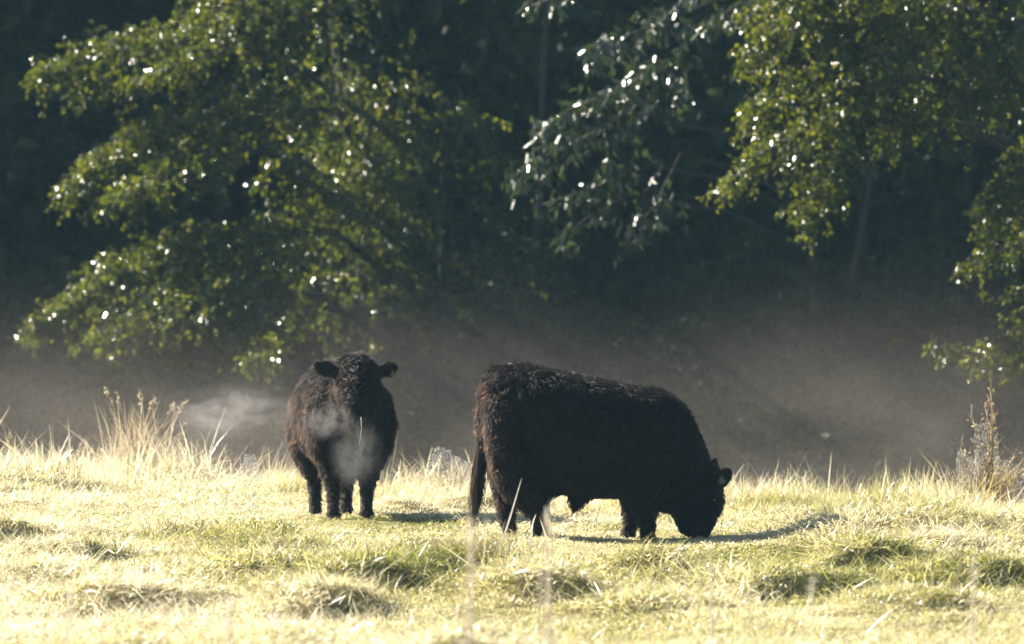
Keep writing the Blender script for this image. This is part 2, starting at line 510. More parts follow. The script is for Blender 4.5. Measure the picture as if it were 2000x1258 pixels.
def lobe_twigs(axis, rad, n, r, squash=0.75, depth=1.0):
    """twigs leaving a bough; axis (k,3), rad (k) metres"""
    axis = np.asarray(axis); rad = np.asarray(rad)
    k = len(axis)
    s = r.uniform(0, k - 1.001, n) ** 1.0
    a = s.astype(int); f = (s - a)[:, None]
    c = axis[a] * (1 - f) + axis[a + 1] * f
    R = (rad[a] * (1 - f[:, 0]) + rad[a + 1] * f[:, 0])
    tdir = unit(axis[a + 1] - axis[a])
    d = unit(r.normal(0, 1, (n, 3)) * np.array([1, depth, squash]) + tdir * 0.75 + np.array([0, 0, 0.12]))
    c = c + r.normal(0, .2, (n, 3)) * R[:, None] * np.array([1, 1, .8])
    ln = R * r.uniform(0.35, 1.2, n)
    t = np.linspace(0, 1, 5)[None, :, None]
    P = c[:, None] + d[:, None] * ln[:, None, None] * t + np.array([0, 0, -1.0]) * (ln[:, None, None] * 0.38) * t ** 2
    P = P + r.normal(0, 0.02, P.shape) * t
    return P


def twig_leaves(P, per_m, size, aspect, r, droop=0.35, face=(0, 0, 1.0), jit=0.55):
    seg = np.linalg.norm(P[:, -1] - P[:, 0], axis=1)
    cnt = np.maximum((seg * per_m).astype(int), 4)
    ti = np.repeat(np.arange(len(P)), cnt)
    n = len(ti)
    s = (0.12 + 0.88 * r.uniform(0, 1, n) ** 0.8) * (P.shape[1] - 1.001)
    a = s.astype(int); f = (s - a)[:, None]
    p = P[ti, a] * (1 - f) + P[ti, a + 1] * f
    td = unit(P[ti, a + 1] - P[ti, a])
    A = unit(td * 0.8 + r.normal(0, 0.75, (n, 3)) + np.array([0, 0, -droop]))
    N = r.normal(0, jit, (n, 3)) + np.array(face)
    L = size * r.uniform(0.5, 1.35, n)
    p = p + A * 0.012 + r.normal(0, 0.02, (n, 3))
    return p, A, N, L, L * aspect


def make_tree(name, label, base, top, trunk_r, lobes, leaf_mat, per_m, size, aspect, seed, cat='tree', droop=0.35, twig_n=1.0, fold=0.25, twig_r=0.006, face=(0, 0, 1.0), jit=0.55):
    """lobes: list of (points world, radii, twig count)"""
    r = np.random.default_rng(seed)
    base = np.array(base, float); top = np.array(top, float)
    root = empty(name, base)
    tag(root, label, cat)
    t = np.linspace(0, 1, 9)[:, None]
    tp = base + (top - base) * t + np.stack([np.sin(t[:, 0] * 5 + seed) * .12, np.cos(t[:, 0] * 4 + seed) * .12, 0 * t[:, 0]], -1) * t
    tp[0, 2] -= 0.25
    mb = MB()
    rr = trunk_r * (1 - 0.75 * t[:, 0]); rr[0] *= 1.5
    mb.tube(tp - base, rr, 10)
    mb.build('trunk', M_bark, root)
    LP = []
    tw = MB()
    for pts, rad, n in lobes:
        pts = np.asarray(pts, float)
        # a bough from the trunk to and along the lobe
        z0 = np.clip(pts[0][2] - 0.5, tp[1][2], tp[-1][2])
        q = np.array([np.interp(z0, tp[:, 2], tp[:, c]) for c in range(3)])
        path = np.concatenate([[q], [q * .5 + pts[0] * .5 + np.array([0, 0, .15])], pts])
        br = np.linspace(min(trunk_r * .38, .05), 0.008, len(path))
        bm = MB(); bm.tube(path - base, br, 7)
        bm.build('branch', M_bark, root)
        P = lobe_twigs(pts, rad, int(n * twig_n), r)
        for p in P[::3]:
            tw.tube(p - base, np.linspace(twig_r, twig_r * .3, len(p)), 3, cap=False)
        LP.append(twig_leaves(P, per_m, size, aspect, r, droop, face, jit))
    p, A, N, L, W = [np.concatenate(z) for z in zip(*LP)]
    cr = link('crown', leaf_mesh('crown', p - base, A, N, L, W, r, fold), leaf_mat, root)
    cr['kind'] = 'stuff'
    if tw.V:
        o = tw.build('twigs', M_bark, root); o['kind'] = 'stuff'
    return root, len(p)


def lobe(D, pts, n, dz=1.0, wob=0.5):
    """pts: (px, py, radius px[, dD]); the bough sways in depth as real boughs do"""
    P, R = [], []
    for k, q in enumerate(pts):
        d = D + (q[3] if len(q) > 3 else wob * math.sin(k * 1.9 + q[0] * 0.01))
        P.append(at(q[0], q[1], d)); R.append(q[2] / FPX * d)
    return (P, R, n)


nleaf = {}
DL = 72
r_, nleaf['left'] = make_tree('alder_tree', 'large alder on the left, three tiers of sunlit boughs reaching left', (*at(760, 0, DL + 5)[:2], gz(at(760, 0, DL + 5)[0], DL + 5)), at(620, -420, DL + 4), 0.15, [
    lobe(DL, [(660, 30, 146), (490, 40, 122), (320, 80, 98), (190, 115, 79), (75, 150, 34)], 520),
    lobe(DL, [(680, -110, 159), (540, -50, 122), (420, 0, 85)], 195),
    lobe(DL, [(470, 90, 73), (330, 130, 61), (240, 170, 34)], 78),
    lobe(DL, [(660, 215, 134), (480, 215, 104), (340, 250, 88), (220, 310, 76), (130, 380, 37)], 494),
    lobe(DL, [(480, 290, 92), (330, 340, 79), (210, 390, 39)], 143),
    lobe(DL, [(640, 450, 134), (440, 470, 104), (300, 515, 95), (170, 580, 79), (75, 640, 39)], 676),
    lobe(DL, [(520, 560, 116), (370, 600, 110), (220, 645, 61)], 364),
    lobe(DL, [(480, 630, 73), (380, 680, 49), (330, 700, 24)], 65),
    lobe(DL, [(640, 600, 92), (540, 670, 61), (480, 720, 24)], 65),
    lobe(DL + 3, [(700, 120, 183), (720, 330, 171), (690, 560, 134)], 260),
    lobe(DL, [(560, 340, 79), (640, 370, 73), (690, 400, 37)], 91),
    lobe(DL + 2, [(680, -300, 220), (600, -260, 232), (520, -200, 146)], 156),
], M_leafA, 40, 0.053, 0.72, 1, face=(-.45, -.35, .65), jit=0.6)
DR = 66.5
r_, nleaf['right'] = make_tree('leaning_shrub_tree', 'yellow-green small-leaved tree at the right with ragged hanging sprays', (*at(2140, 0, DR + 8)[:2], gz(at(2140, 0, DR + 8)[0], DR + 8)), at(2060, -420, DR + 4), 0.13, [
    lobe(DR, [(1900, 10, 150), (1720, 40, 140), (1580, 70, 110), (1490, 90, 55)], 420),
    lobe(DR, [(1760, -150, 160), (1620, -60, 120), (1540, -10, 80)], 260),
    lobe(DR, [(1800, 150, 120), (1640, 160, 110), (1530, 210, 80), (1470, 230, 45)], 260),
    lobe(DR, [(1700, 230, 90), (1560, 260, 75), (1470, 310, 55), (1405, 375, 30)], 170),
    lobe(DR, [(1700, 210, 90), (1630, 310, 75), (1590, 390, 55), (1570, 455, 28)], 170),
    lobe(DR, [(1900, 120, 130), (1800, 200, 90), (1740, 260, 50)], 120),
    lobe(DR, [(2080, 40, 150), (1960, 120, 110), (1900, 200, 60)], 150),
    lobe(DR, [(2100, 240, 110), (1990, 340, 80), (1920, 430, 45)], 120),
    lobe(DR, [(2120, 380, 110), (2000, 470, 70), (1890, 520, 35)], 90),
    lobe(DR, [(2150, 520, 110), (2010, 640, 85), (1900, 690, 45), (1820, 680, 20)], 140),
    lobe(DR, [(2100, 640, 80), (1990, 700, 45), (1960, 725, 20)], 45),
    lobe(DR + 1, [(1900, -380, 200), (1750, -300, 200), (1600, -220, 140)], 420),
    lobe(DR + 1, [(2000, -300, 200), (2150, -200, 200), (2300, -60, 150)], 300),
], M_leafC, 38, 0.052, 0.75, 2, face=(-.45, -.35, .65), jit=0.6)
DM = 69
r_, nleaf['mid'] = make_tree('chestnut_tree', 'dark tree between, its long drooping leaves glinting white in the sun', (*at(1640, 0, DM + 10)[:2], gz(at(1640, 0, DM + 10)[0], DM + 10)), at(1480, -400, DM + 6), 0.06, [
    lobe(DM, [(1400, 0, 90), (1280, 50, 75), (1190, 80, 60), (1140, 110, 30)], 100),
    lobe(DM, [(1340, 120, 90), (1230, 160, 85), (1130, 210, 70), (1050, 260, 35)], 130),
    lobe(DM, [(1280, 230, 80), (1160, 260, 70), (1060, 310, 55), (1000, 350, 25)], 80),
    lobe(DM, [(1260, 320, 70), (1150, 370, 55), (1060, 400, 35)], 45),
    lobe(DM, [(1330, 300, 80), (1280, 400, 60), (1220, 480, 30)], 32),
    lobe(DM, [(1220, 380, 60), (1140, 430, 40), (1100, 470, 20)], 22),
    lobe(DM, [(1180, -60, 50), (1090, -10, 40), (1030, 15, 22)], 36),
    lobe(DM, [(1560, -30, 60), (1440, 10, 50), (1380, 45, 28)], 50),
    lobe(DM + 1, [(1400, -380, 220), (1500, -280, 200)], 110),
], M_leafB, 17, 0.125, 0.36, 3, droop=0.9, twig_n=0.82, fold=0.12, twig_r=0.005, face=(-.7, -.45, .5), jit=0.5)
DQ = 79.3
r_, nleaf['dim'] = make_tree('shaded_hazel', 'dim hazel in shade between the alder and the glinting tree', (*at(880, 0, DQ + 1)[:2], gz(at(880, 0, DQ + 1)[0], DQ + 1)), at(840, 130, DQ + 1), 0.05, [
    lobe(DQ, [(900, 250, 120), (820, 290, 110), (740, 330, 60)], 60),
    lobe(DQ, [(900, 380, 120), (800, 400, 110), (720, 430, 60)], 60),
    lobe(DQ, [(880, 220, 110), (960, 260, 100), (1010, 330, 50)], 45),
    lobe(DQ, [(880, 500, 120), (960, 520, 100), (1030, 560, 50)], 40),
    lobe(DQ, [(860, 560, 120), (760, 590, 100), (690, 640, 50)], 40),
], M_leafC, 20, 0.085, 0.75, 4)
for nm, lab, px, D, sd, H in [('understory_bush', 'dim low bush with a few lit leaves behind the grazing animal', 1385, 75.5, 6, 0.95),
                              ('understory_bush', 'murky bush at the left edge of the misty wood floor', 60, 78.5, 7, 1.5),
                              ('understory_bush', 'shadowy bush right of centre, below the hanging sprays', 1680, 78.3, 8, 1.9)]:
    b = at(px, 0, D); z0 = gz(b[0], D)
    lb = []
    rr = np.random.default_rng(sd)
    for q in range(6):
        a = rr.uniform(0, 6.28); l = rr.uniform(.4, .8) * H
        p0 = np.array([b[0], D, z0 + .35 * H]); p2 = p0 + np.array([math.cos(a) * l * .7, math.sin(a) * l * .5, rr.uniform(.2, .6) * H])
        lb.append(([p0, (p0 + p2) / 2 + [0, 0, .1], p2], [.35 * H, .35 * H, .2 * H], 28))
    make_tree(nm, lab, (b[0], D, z0), (b[0] + .1, D, z0 + H * .8), 0.035, lb, M_leafC, 20, 0.075, 0.7, sd, cat='bush')

# the wood behind: one mass of shaded foliage (with stems standing in it)
r = np.random.default_rng(77)
n = 190000
wx = r.uniform(-44, 22, n); wy = 80.5 + 22 * r.uniform(0, 1, n) ** 1.2
ht = 9 + 3 * vnoise(wx * 0.25, wy * 0.25, 41) + 6 * sstep(85, 100, wy)
wz = r.uniform(0, 1, n) ** 0.9 * ht
front = 80.5 + 3.2 * vnoise(wx * 0.45 + wz * 0.2, wz * 0.55, 42)
wy = np.maximum(wy, front)
keep = (vnoise(wx * 0.8, wz * 0.8 + wy * .4, 43) > 0.22) | (wy > 87)
wx, wy, wz = wx[keep], wy[keep], wz[keep]
P = np.stack([wx, wy, ground_z(wx, wy) * 0.6 + wz], -1)
L = r.uniform(0.16, 0.42, len(P)) * (1 + 1.3 * sstep(84, 92, wy))
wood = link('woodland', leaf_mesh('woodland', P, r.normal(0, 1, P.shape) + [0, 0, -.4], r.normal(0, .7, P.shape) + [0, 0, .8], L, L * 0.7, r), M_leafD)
tag(wood, 'deep shaded wood standing behind the lit trees', 'wood', kind='stuff')
# undergrowth at the foot of the wood
n = 60000
ux_ = r.uniform(-14, 12, n); uy_ = r.uniform(75, 81, n)
uh = 0.25 + 2.3 * sstep(73.5, 78.5, uy_) * (0.45 + 0.9 * vnoise(ux_ * 0.7, uy_ * 0.7, 51))
uz = r.uniform(0, 1, n) ** 0.8 * uh
P = np.stack([ux_, uy_, ground_z(ux_, uy_) + uz], -1)
L = r.uniform(0.05, 0.14, n)
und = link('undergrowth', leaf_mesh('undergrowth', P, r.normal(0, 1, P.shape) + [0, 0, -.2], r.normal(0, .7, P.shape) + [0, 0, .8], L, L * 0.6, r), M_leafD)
tag(und, 'dark undergrowth at the foot of the misty wood', 'undergrowth', kind='stuff')
# tree stems one can just tell apart in the gloom
for k, (px, D, lean, R, lab) in enumerate([(985, 80.2, .9, .06, 'thin dim trunk in the gloom left of the glinting tree'), (1560, 79.5, 2.2, .05, 'slanting thin trunk behind the hanging right-hand sprays')]):
    b = at(px, 0, D); z0 = gz(b[0], D)
    root = empty('bare_trunk_tree', (b[0], D, z0)); tag(root, lab, 'tree')
    t = np.linspace(0, 1, 8)
    p = np.stack([lean * t + .12 * np.sin(t * 6 + k), .3 * np.sin(t * 3 + k), -.2 + 8.5 * t], -1)
    m = MB(); m.tube(p, R * (1 - .6 * t), 8); m.build('trunk', M_bark, root)
    for q in range(4):
        j = 3 + q; a = k + q * 2.1
        e = p[j] + np.array([math.cos(a) * 1.2, math.sin(a) * .8, .7])
        m = MB(); m.tube([p[j], (p[j] + e) / 2 + [0, 0, -.08], e], [R * .3, R * .22, .01], 6); m.build('branch', M_bark, root)


# ------------------------------------------------------------------ cattle
def ring_loft(mb, C, E1, E2, pw=0.9, sides=22):
    """closed loft: centres C (k,3), half-axis vectors E1, E2 (k,3)"""
    C = np.asarray(C, float); E1 = np.asarray(E1, float); E2 = np.asarray(E2, float)
    a = np.arange(sides) / sides * 2 * math.pi
    c = np.sign(np.cos(a)) * np.abs(np.cos(a)) ** pw; s = np.sign(np.sin(a)) * np.abs(np.sin(a)) ** pw
    V = (C[:, None] + c[None, :, None] * E1[:, None] + s[None, :, None] * E2[:, None]).reshape(-1, 3)
    k = len(C)
    i = np.arange(k - 1)[:, None] * sides; j = np.arange(sides)[None]; l = (j + 1) % sides
    Q = np.stack([i + j, i + l, i + sides + l, i + sides + j], -1).reshape(-1, 4)
    V = np.concatenate([V, C[:1], C[-1:]])
    T = []
    for q in range(sides):
        T.append([k * sides, (q + 1) % sides, q])
        T.append([k * sides + 1, (k - 1) * sides + q, (k - 1) * sides + (q + 1) % sides])
    mb.add(V, Q, T)


def vert_loft(mb, rows, pw=0.9):
    """rows: x, top z, bottom z, half width, y offset"""
    rows = np.array(rows, float)
    C = np.stack([rows[:, 0], rows[:, 4], (rows[:, 1] + rows[:, 2]) / 2], -1)
    E1 = np.stack([0 * C[:, 0], rows[:, 3], 0 * C[:, 0]], -1)
    E2 = np.stack([0 * C[:, 0], 0 * C[:, 0], (rows[:, 1] - rows[:, 2]) / 2], -1)
    ring_loft(mb, C, E1, E2, pw)


def limb(mb, pts, ratio=0.85):
    """pts: x,y,z,r ; round tapered limb, narrower across the body"""
    p = np.array(pts, float)
    C = p[:, :3]; t = unit(np.gradient(C, axis=0))
    s = np.tile(np.array([0, 1.0, 0]), (len(C), 1))
    f = unit(np.cross(s, t)); s = np.cross(t, f)
    ring_loft(mb, C, f * p[:, 3:4], s * p[:, 3:4] * ratio, 1.0, 14)


def ear(mb, base, tip, wide, nrm, cup=0.02):
    base = np.array(base); tip = np.array(tip); nrm = np.array(nrm, float)
    d = tip - base; s = unit(np.cross(d, nrm)); nn = unit(np.cross(s, d))
    t = np.array([-.12, .1, .3, .55, .8, .94, 1.02]); wd = np.array([.4, .62, .9, 1.0, .82, .5, .15]) * wide
    C = base + d * t[:, None]
    ring_loft(mb, C, s * wd[:, None], nn * np.array([.024, .024, .02, .018, .016, .014, .008])[:, None], 1.0, 14)


def spline(pts, n):
    p = np.array(pts, float); s = np.linspace(0, len(p) - 1, n); k = np.arange(len(p))
    # Catmull-Rom
    i = np.clip(s.astype(int), 0, len(p) - 2); f = (s - i)[:, None]
    p0 = p[np.maximum(i - 1, 0)]; p1 = p[i]; p2 = p[i + 1]; p3 = p[np.minimum(i + 2, len(p) - 1)]
    return 0.5 * (2 * p1 + (p2 - p0) * f + (2 * p0 - 5 * p1 + 4 * p2 - p3) * f ** 2 + (3 * p1 - p0 - 3 * p2 + p3) * f ** 3)


def hide_mat(name, nose=None):
    m, t, o = mat_new(name)
    p = t.nodes.new('ShaderNodeBsdfPrincipled')
    n = t.nodes.new('ShaderNodeTexNoise'); n.inputs['Scale'].default_value = 40; n.inputs['Detail'].default_value = 6
    tc = t.nodes.new('ShaderNodeTexCoord'); t.links.new(tc.outputs['Object'], n.inputs['Vector'])
    r = ramp(t, n.outputs['Fac'], [(0.3, (0.006, 0.005, 0.005)), (0.7, (0.018, 0.013, 0.011))])
    t.links.new(r.outputs[0], p.inputs['Base Color'])
    p.inputs['Roughness'].default_value = 0.7; p.inputs['Specular IOR Level'].default_value = 0.15
    b = t.nodes.new('ShaderNodeBump'); b.inputs['Strength'].default_value = 0.5; b.inputs['Distance'].default_value = 0.01
    t.links.new(n.outputs['Fac'], b.inputs['Height']); t.links.new(b.outputs[0], p.inputs['Normal'])
    t.links.new(p.outputs[0], o.inputs['Surface'])
    return m


def hair_mat(name, mel=0.995, red=0.4, rough=0.55, mixf=0.15):
    m, t, o = mat_new(name)
    h = t.nodes.new('ShaderNodeBsdfHairPrincipled')
    h.model = 'CHIANG'; h.parametrization = 'MELANIN'
    h.inputs['Melanin'].default_value = mel
    h.inputs['Melanin Redness'].default_value = red
    h.inputs['Roughness'].default_value = rough
    h.inputs['Radial Roughness'].default_value = 0.5
    h.inputs['Random Color'].default_value = 0.35
    d = t.nodes.new('ShaderNodeBsdfPrincipled')
    d.inputs['Base Color'].default_value = (0.009, 0.0068, 0.006, 1)
    d.inputs['Roughness'].default_value = 0.55; d.inputs['Specular IOR Level'].default_value = 0.2
    mx = t.nodes.new('ShaderNodeMixShader'); mx.inputs[0].default_value = mixf
    t.links.new(d.outputs[0], mx.inputs[1]); t.links.new(h.outputs[0], mx.inputs[2])
    t.links.new(mx.outputs[0], o.inputs['Surface'])
    return m


M_hide = hide_mat('black hide')
M_coat = hair_mat('black curly coat')
M_tailhair = hair_mat('black tail hair', 0.97, 0.8)
M_eye = plain('dark wet eye', (0.004, 0.003, 0.003), (0.012, 0.008, 0.006), rough=0.08, spec=0.6)
M_tag = plain('shade-darkened yellow plastic tag', (0.05, 0.06, 0.035), (0.07, 0.085, 0.045), rough=0.45)  # yellow tag with its shade put into the colour


def body_mesh(mb, voxel=0.016, it=6):
    src = np_mesh('body_src', np.concatenate(mb.V), [np.concatenate(mb.Q), np.concatenate(mb.T)])
    o = bpy.data.objects.new('body_src', src); COL.objects.link(o)
    m = o.modifiers.new('r', 'REMESH'); m.mode = 'VOXEL'; m.voxel_size = voxel
    s = o.modifiers.new('s', 'SMOOTH'); s.factor = 0.5; s.iterations = it
    dg = bpy.context.evaluated_depsgraph_get()
    me = bpy.data.meshes.new_from_object(o.evaluated_get(dg))
    bpy.data.objects.remove(o); bpy.data.meshes.remove(src)
    me.name = 'body'
    me.polygons.foreach_set('use_smooth', np.ones(len(me.polygons), bool))
    return me


def coat(me, n, parent, mat, seed, flow, lenfun, rad=0.0011):
    """curly hair standing on the body mesh; flow(p) gives the lie of the coat, lenfun(p) its length"""
    r = np.random.default_rng(seed)
    me.calc_loop_triangles()
    nv = len(me.vertices); co = np.empty(nv * 3, np.float32); me.vertices.foreach_get('co', co); co = co.reshape(-1, 3)
    no = np.empty(nv * 3, np.float32); me.vertices.foreach_get('normal', no); no = no.reshape(-1, 3)
    tr = np.empty(len(me.loop_triangles) * 3, np.int32); me.loop_triangles.foreach_get('vertices', tr); tr = tr.reshape(-1, 3)
    ar = np.linalg.norm(np.cross(co[tr[:, 1]] - co[tr[:, 0]], co[tr[:, 2]] - co[tr[:, 0]]), axis=1)
    pick = r.choice(len(tr), n, p=ar / ar.sum())
    b = r.dirichlet((1, 1, 1), n)
    p = (co[tr[pick]] * b[..., None]).sum(1); nn = unit((no[tr[pick]] * b[..., None]).sum(1))
    L = lenfun(p) * r.uniform(0.6, 1.25, n)
    keep = L > 0.004
    p, nn, L = p[keep], nn[keep], L[keep]; n = len(p)
    fl = flow(p); fl = fl - nn * (fl * nn).sum(1, keepdims=True)
    fl = unit(fl)
    K = 6
    t = np.linspace(0, 1, K)[None, :, None]
    # locks: hairs near one another share the way they wave
    q = p * 22
    ph = 6.28 * (vnoise(q[:, 0] + q[:, 2] * .6, q[:, 1] + q[:, 2], 5) + 1.7 * vnoise(q[:, 0] * .4 + 7, q[:, 2] * .4 + q[:, 1] * .3, 6)) + r.normal(0, .5, n)
    side = np.cross(nn, fl)
    amp = L * 0.17
    wave = np.sin(ph[:, None] + t[..., 0] * 7.5) - np.sin(ph)[:, None]
    wave2 = np.cos(ph[:, None] + t[..., 0] * 7.5) - np.cos(ph)[:, None]
    stand = (0.55 + 0.5 * vnoise(q[:, 0] * .7, q[:, 2] * .7 + q[:, 1], 8))[:, None, None]
    Pt = p[:, None] + L[:, None, None] * (nn[:, None] * t * stand + fl[:, None] * (0.35 * t + 0.45 * t ** 2)) + side[:, None] * (amp[:, None] * wave)[..., None] + nn[:, None] * (amp[:, None] * .6 * wave2)[..., None] * t
    # gather the hairs into locks
    from mathutils.kdtree import KDTree
    ng = n // 22
    gi = r.choice(n, ng, replace=False)
    kd = KDTree(ng)
    for a_, b_ in enumerate(gi): kd.insert(p[b_], a_)
    kd.balance()
    near = np.array([gi[kd.find(v)[1]] for v in p])
    same = ((nn[near] * nn).sum(1) > .3)
    off = Pt[near] - Pt
    Pt = Pt + off * (0.38 * t ** 1.3) * same[:, None, None]
    cu = bpy.data.hair_curves.new('coat')
    cu.add_curves([K] * n)
    cu.attributes['position'].data.foreach_set('vector', Pt.astype(np.float32).ravel())
    ra = cu.attributes.get('radius') or cu.attributes.new('radius', 'FLOAT', 'POINT')
    ra.data.foreach_set('value', np.tile((rad * np.array([1, 1, .95, .8, .55, .2])).astype(np.float32), n))
    o = link('coat', cu, mat, parent)
    return o


M_rim_guard = hair_mat('rim-light brown guard hair', 0.965, 0.6, 0.45, 0.55)  # lighter and browner than the coat: rim light put into the hair colour


def guard(me, n, parent, seed, flow, lenfun):  # sparse longer hairs, added for a rim-light halo
    r = np.random.default_rng(seed)
    o = coat(me, n, parent, M_rim_guard, seed, flow, lambda p: np.where(lenfun(p) > .02, lenfun(p) * 1.75, 0), 0.0013)
    o.name = 'rim_guard_hair'
    return o


def strands(name, paths, rad, mat, parent):
    K = paths.shape[1]
    cu = bpy.data.hair_curves.new(name)
    cu.add_curves([K] * len(paths))
    cu.attributes['position'].data.foreach_set('vector', paths.astype(np.float32).ravel())
    ra = cu.attributes.get('radius') or cu.attributes.new('radius', 'FLOAT', 'POINT')
    ra.data.foreach_set('value', np.tile((rad * np.linspace(1, .3, K)).astype(np.float32), len(paths)))
    return link(name, cu, mat, parent)


def eye(parent, loc, rad=0.02):
    mb = MB(); a = np.linspace(0.05, math.pi - .05, 8)
    ring_loft(mb, np.stack([0 * a, 0 * a, np.cos(a)], -1) * rad, np.stack([np.sin(a), 0 * a, 0 * a], -1) * rad, np.stack([0 * a, np.sin(a), 0 * a], -1) * rad, 1.0, 12)
    o = mb.build('eye', M_eye, parent); o.location = loc
    return o


def ear_tag(parent, c, e1, e2, nrm):
    c = np.array(c); e1 = np.array(e1, float); e2 = np.array(e2, float); nrm = unit(np.array(nrm, float)) * 0.0015
    prof = [(-.9, -1), (.9, -1), (1, -.85), (1, .35), (.35, .8), (.3, 1.15), (-.3, 1.15), (-.35, .8), (-1, .35), (-1, -.85)]
    V = [c + e1 * a + e2 * b + nrm for a, b in prof] + [c + e1 * a + e2 * b - nrm for a, b in prof]
    k = len(prof)
    T = [[0, i, i + 1] for i in range(1, k - 1)] + [[k, k + i + 1, k + i] for i in range(1, k - 1)]
    Q = [[i, i + k, (i + 1) % k + k, (i + 1) % k] for i in range(k)]
    mb = MB(); mb.add(V, Q, T)
    return mb.build('ear_tag', M_tag, parent, smooth=False)


# --- the grazing animal, side on, facing right.  u, v: readings along and down its flank
SC = 794.0
def ux(u): return (u - 900) / SC
def vz(v): return (1160 - v) / SC

DG = 45.0
gzx = (1000 * 0 + (860 + 900 / 2.86) - 1000) / FPX * DG
gc = empty('grazing_cattle', (gzx, DG, gz(gzx, DG)))
gc.scale = (.965, .965, .955); gc.location.z -= .02
tag(gc, 'shaggy black bullock side on, grazing with its muzzle in the grass', 'cattle', 'black cattle in the meadow')
mb = MB()
tr = [(212, 330, 520, .05), (226, 250, 600, .12), (245, 195, 660, .17), (290, 145, 740, .235), (360, 130, 800, .285), (450, 130, 850, .315), (560, 152, 858, .345), (700, 186, 880, .385), (850, 214, 895, .40),
      (1000, 244, 892, .375), (1110, 262, 920, .335), (1200, 276, 960, .31), (1290, 298, 985, .275), (1345, 340, 1005, .24), (1395, 405, 1010, .205), (1440, 490, 1000, .175), (1480, 590, 985, .15), (1510, 680, 960, .12), (1530, 760, 900, .07)]
vert_loft(mb, [(ux(a), vz(b), vz(c), w_, 0) for a, b, c, w_ in tr], 0.92)
# shoulder and thigh masses
for s in (-1, 1):
    limb(mb, [(ux(1130), s * .17, vz(330), .10), (ux(1150), s * .23, vz(480), .17), (ux(1160), s * .25, vz(650), .19), (ux(1140), s * .22, vz(820), .17), (ux(1120), s * .19, vz(930), .12)], .55)
    limb(mb, [(ux(330), s * .14, vz(230), .10), (ux(360), s * .20, vz(420), .17), (ux(400), s * .23, vz(620), .19), (ux(430), s * .2, vz(800), .16), (ux(455), s * .18, vz(900), .12)], .6)
# head, pointing down into the grass
hx = np.array([(1478, 715, 90, .10), (1500, 790, 98, .135), (1505, 870, 100, .135), (1492, 950, 98, .115), (1468, 1030, 90, .095), (1448, 1090, 86, .085), (1438, 1128, 70, .075), (1434, 1142, 40, .05)])
C = np.stack([ux(hx[:, 0]), 0 * hx[:, 0], vz(hx[:, 1])], -1)
ax = unit(np.gradient(C, axis=0)); fx = np.stack([-ax[:, 2], 0 * ax[:, 0], ax[:, 0]], -1)
ring_loft(mb, C, fx * (hx[:, 2] / SC)[:, None], np.array([[0, 1.0, 0]]) * hx[:, 3:4], .9)
# jaw line back to the throat
limb(mb, [(ux(1420), 0, vz(880), .15), (ux(1405), 0, vz(970), .13), (ux(1400), 0, vz(1050), .09), (ux(1400), 0, vz(1100), .06)], .7)
# legs
limb(mb, [(ux(1130), -.17, vz(860), .13), (ux(1145), -.17, vz(950), .095), (ux(1160), -.17, vz(1020), .066), (ux(1163), -.17, vz(1070), .056), (ux(1165), -.17, vz(1110), .050), (ux(1166), -.17, vz(1145), .060), (ux(1168), -.17, vz(1165), .064)], .9)
limb(mb, [(ux(1110), .17, vz(860), .12), (ux(1090), .17, vz(950), .09), (ux(1078), .17, vz(1020), .060), (ux(1066), .17, vz(1080), .052), (ux(1060), .17, vz(1120), .048), (ux(1058), .17, vz(1165), .060)], .9)
limb(mb, [(ux(420), -.18, vz(740), .18), (ux(470), -.19, vz(850), .145), (ux(515), -.19, vz(940), .098), (ux(540), -.19, vz(1000), .068), (ux(545), -.19, vz(1050), .056), (ux(548), -.19, vz(1110), .050), (ux(555), -.19, vz(1145), .060), (ux(557), -.19, vz(1165), .064)], .8)
limb(mb, [(ux(350), .18, vz(720), .15), (ux(345), .19, vz(840), .095), (ux(350), .19, vz(930), .072), (ux(352), .19, vz(1000), .060), (ux(362), .19, vz(1070), .052), (ux(372), .19, vz(1110), .048), (ux(378), .19, vz(1150), .058)], .85)
# sheath with its tuft, hind flank fold, tail head
limb(mb, [(ux(800), 0, vz(850), .10), (ux(770), 0, vz(895), .075), (ux(752), 0, vz(945), .045), (ux(744), 0, vz(985), .016)], .8)
limb(mb, [(ux(640), -.12, vz(800), .10), (ux(600), -.15, vz(850), .07), (ux(560), -.17, vz(890), .05)], .6)
tl = spline([(ux(290), 0, vz(150)), (ux(240), 0, vz(200)), (ux(208), 0, vz(330)), (ux(200), -.01, vz(470)), (ux(206), -.02, vz(590)), (ux(205), -.02, vz(700)), (ux(195), -.02, vz(780))], 16)
limb(mb, np.concatenate([tl, np.linspace(.034, .018, 16)[:, None]], 1), 1.0)
# ears
ear(mb, (ux(1550), -.10, vz(840)), (ux(1645), -.17, vz(732)), .068, (0.25, -1, .25))
ear(mb, (ux(1540), .10, vz(840)), (ux(1560), .27, vz(860)), .06, (0.9, -.3, .3))
me = body_mesh(mb)
body = link('body', me, M_hide, gc)


def g_flow(p):
    f = np.tile(np.array([-.45, 0, -1.0]), (len(p), 1))
    hd = (p[:, 0] > ux(1400))[:, None]
    return np.where(hd, np.array([[.1, 0, -1.0]]), f)


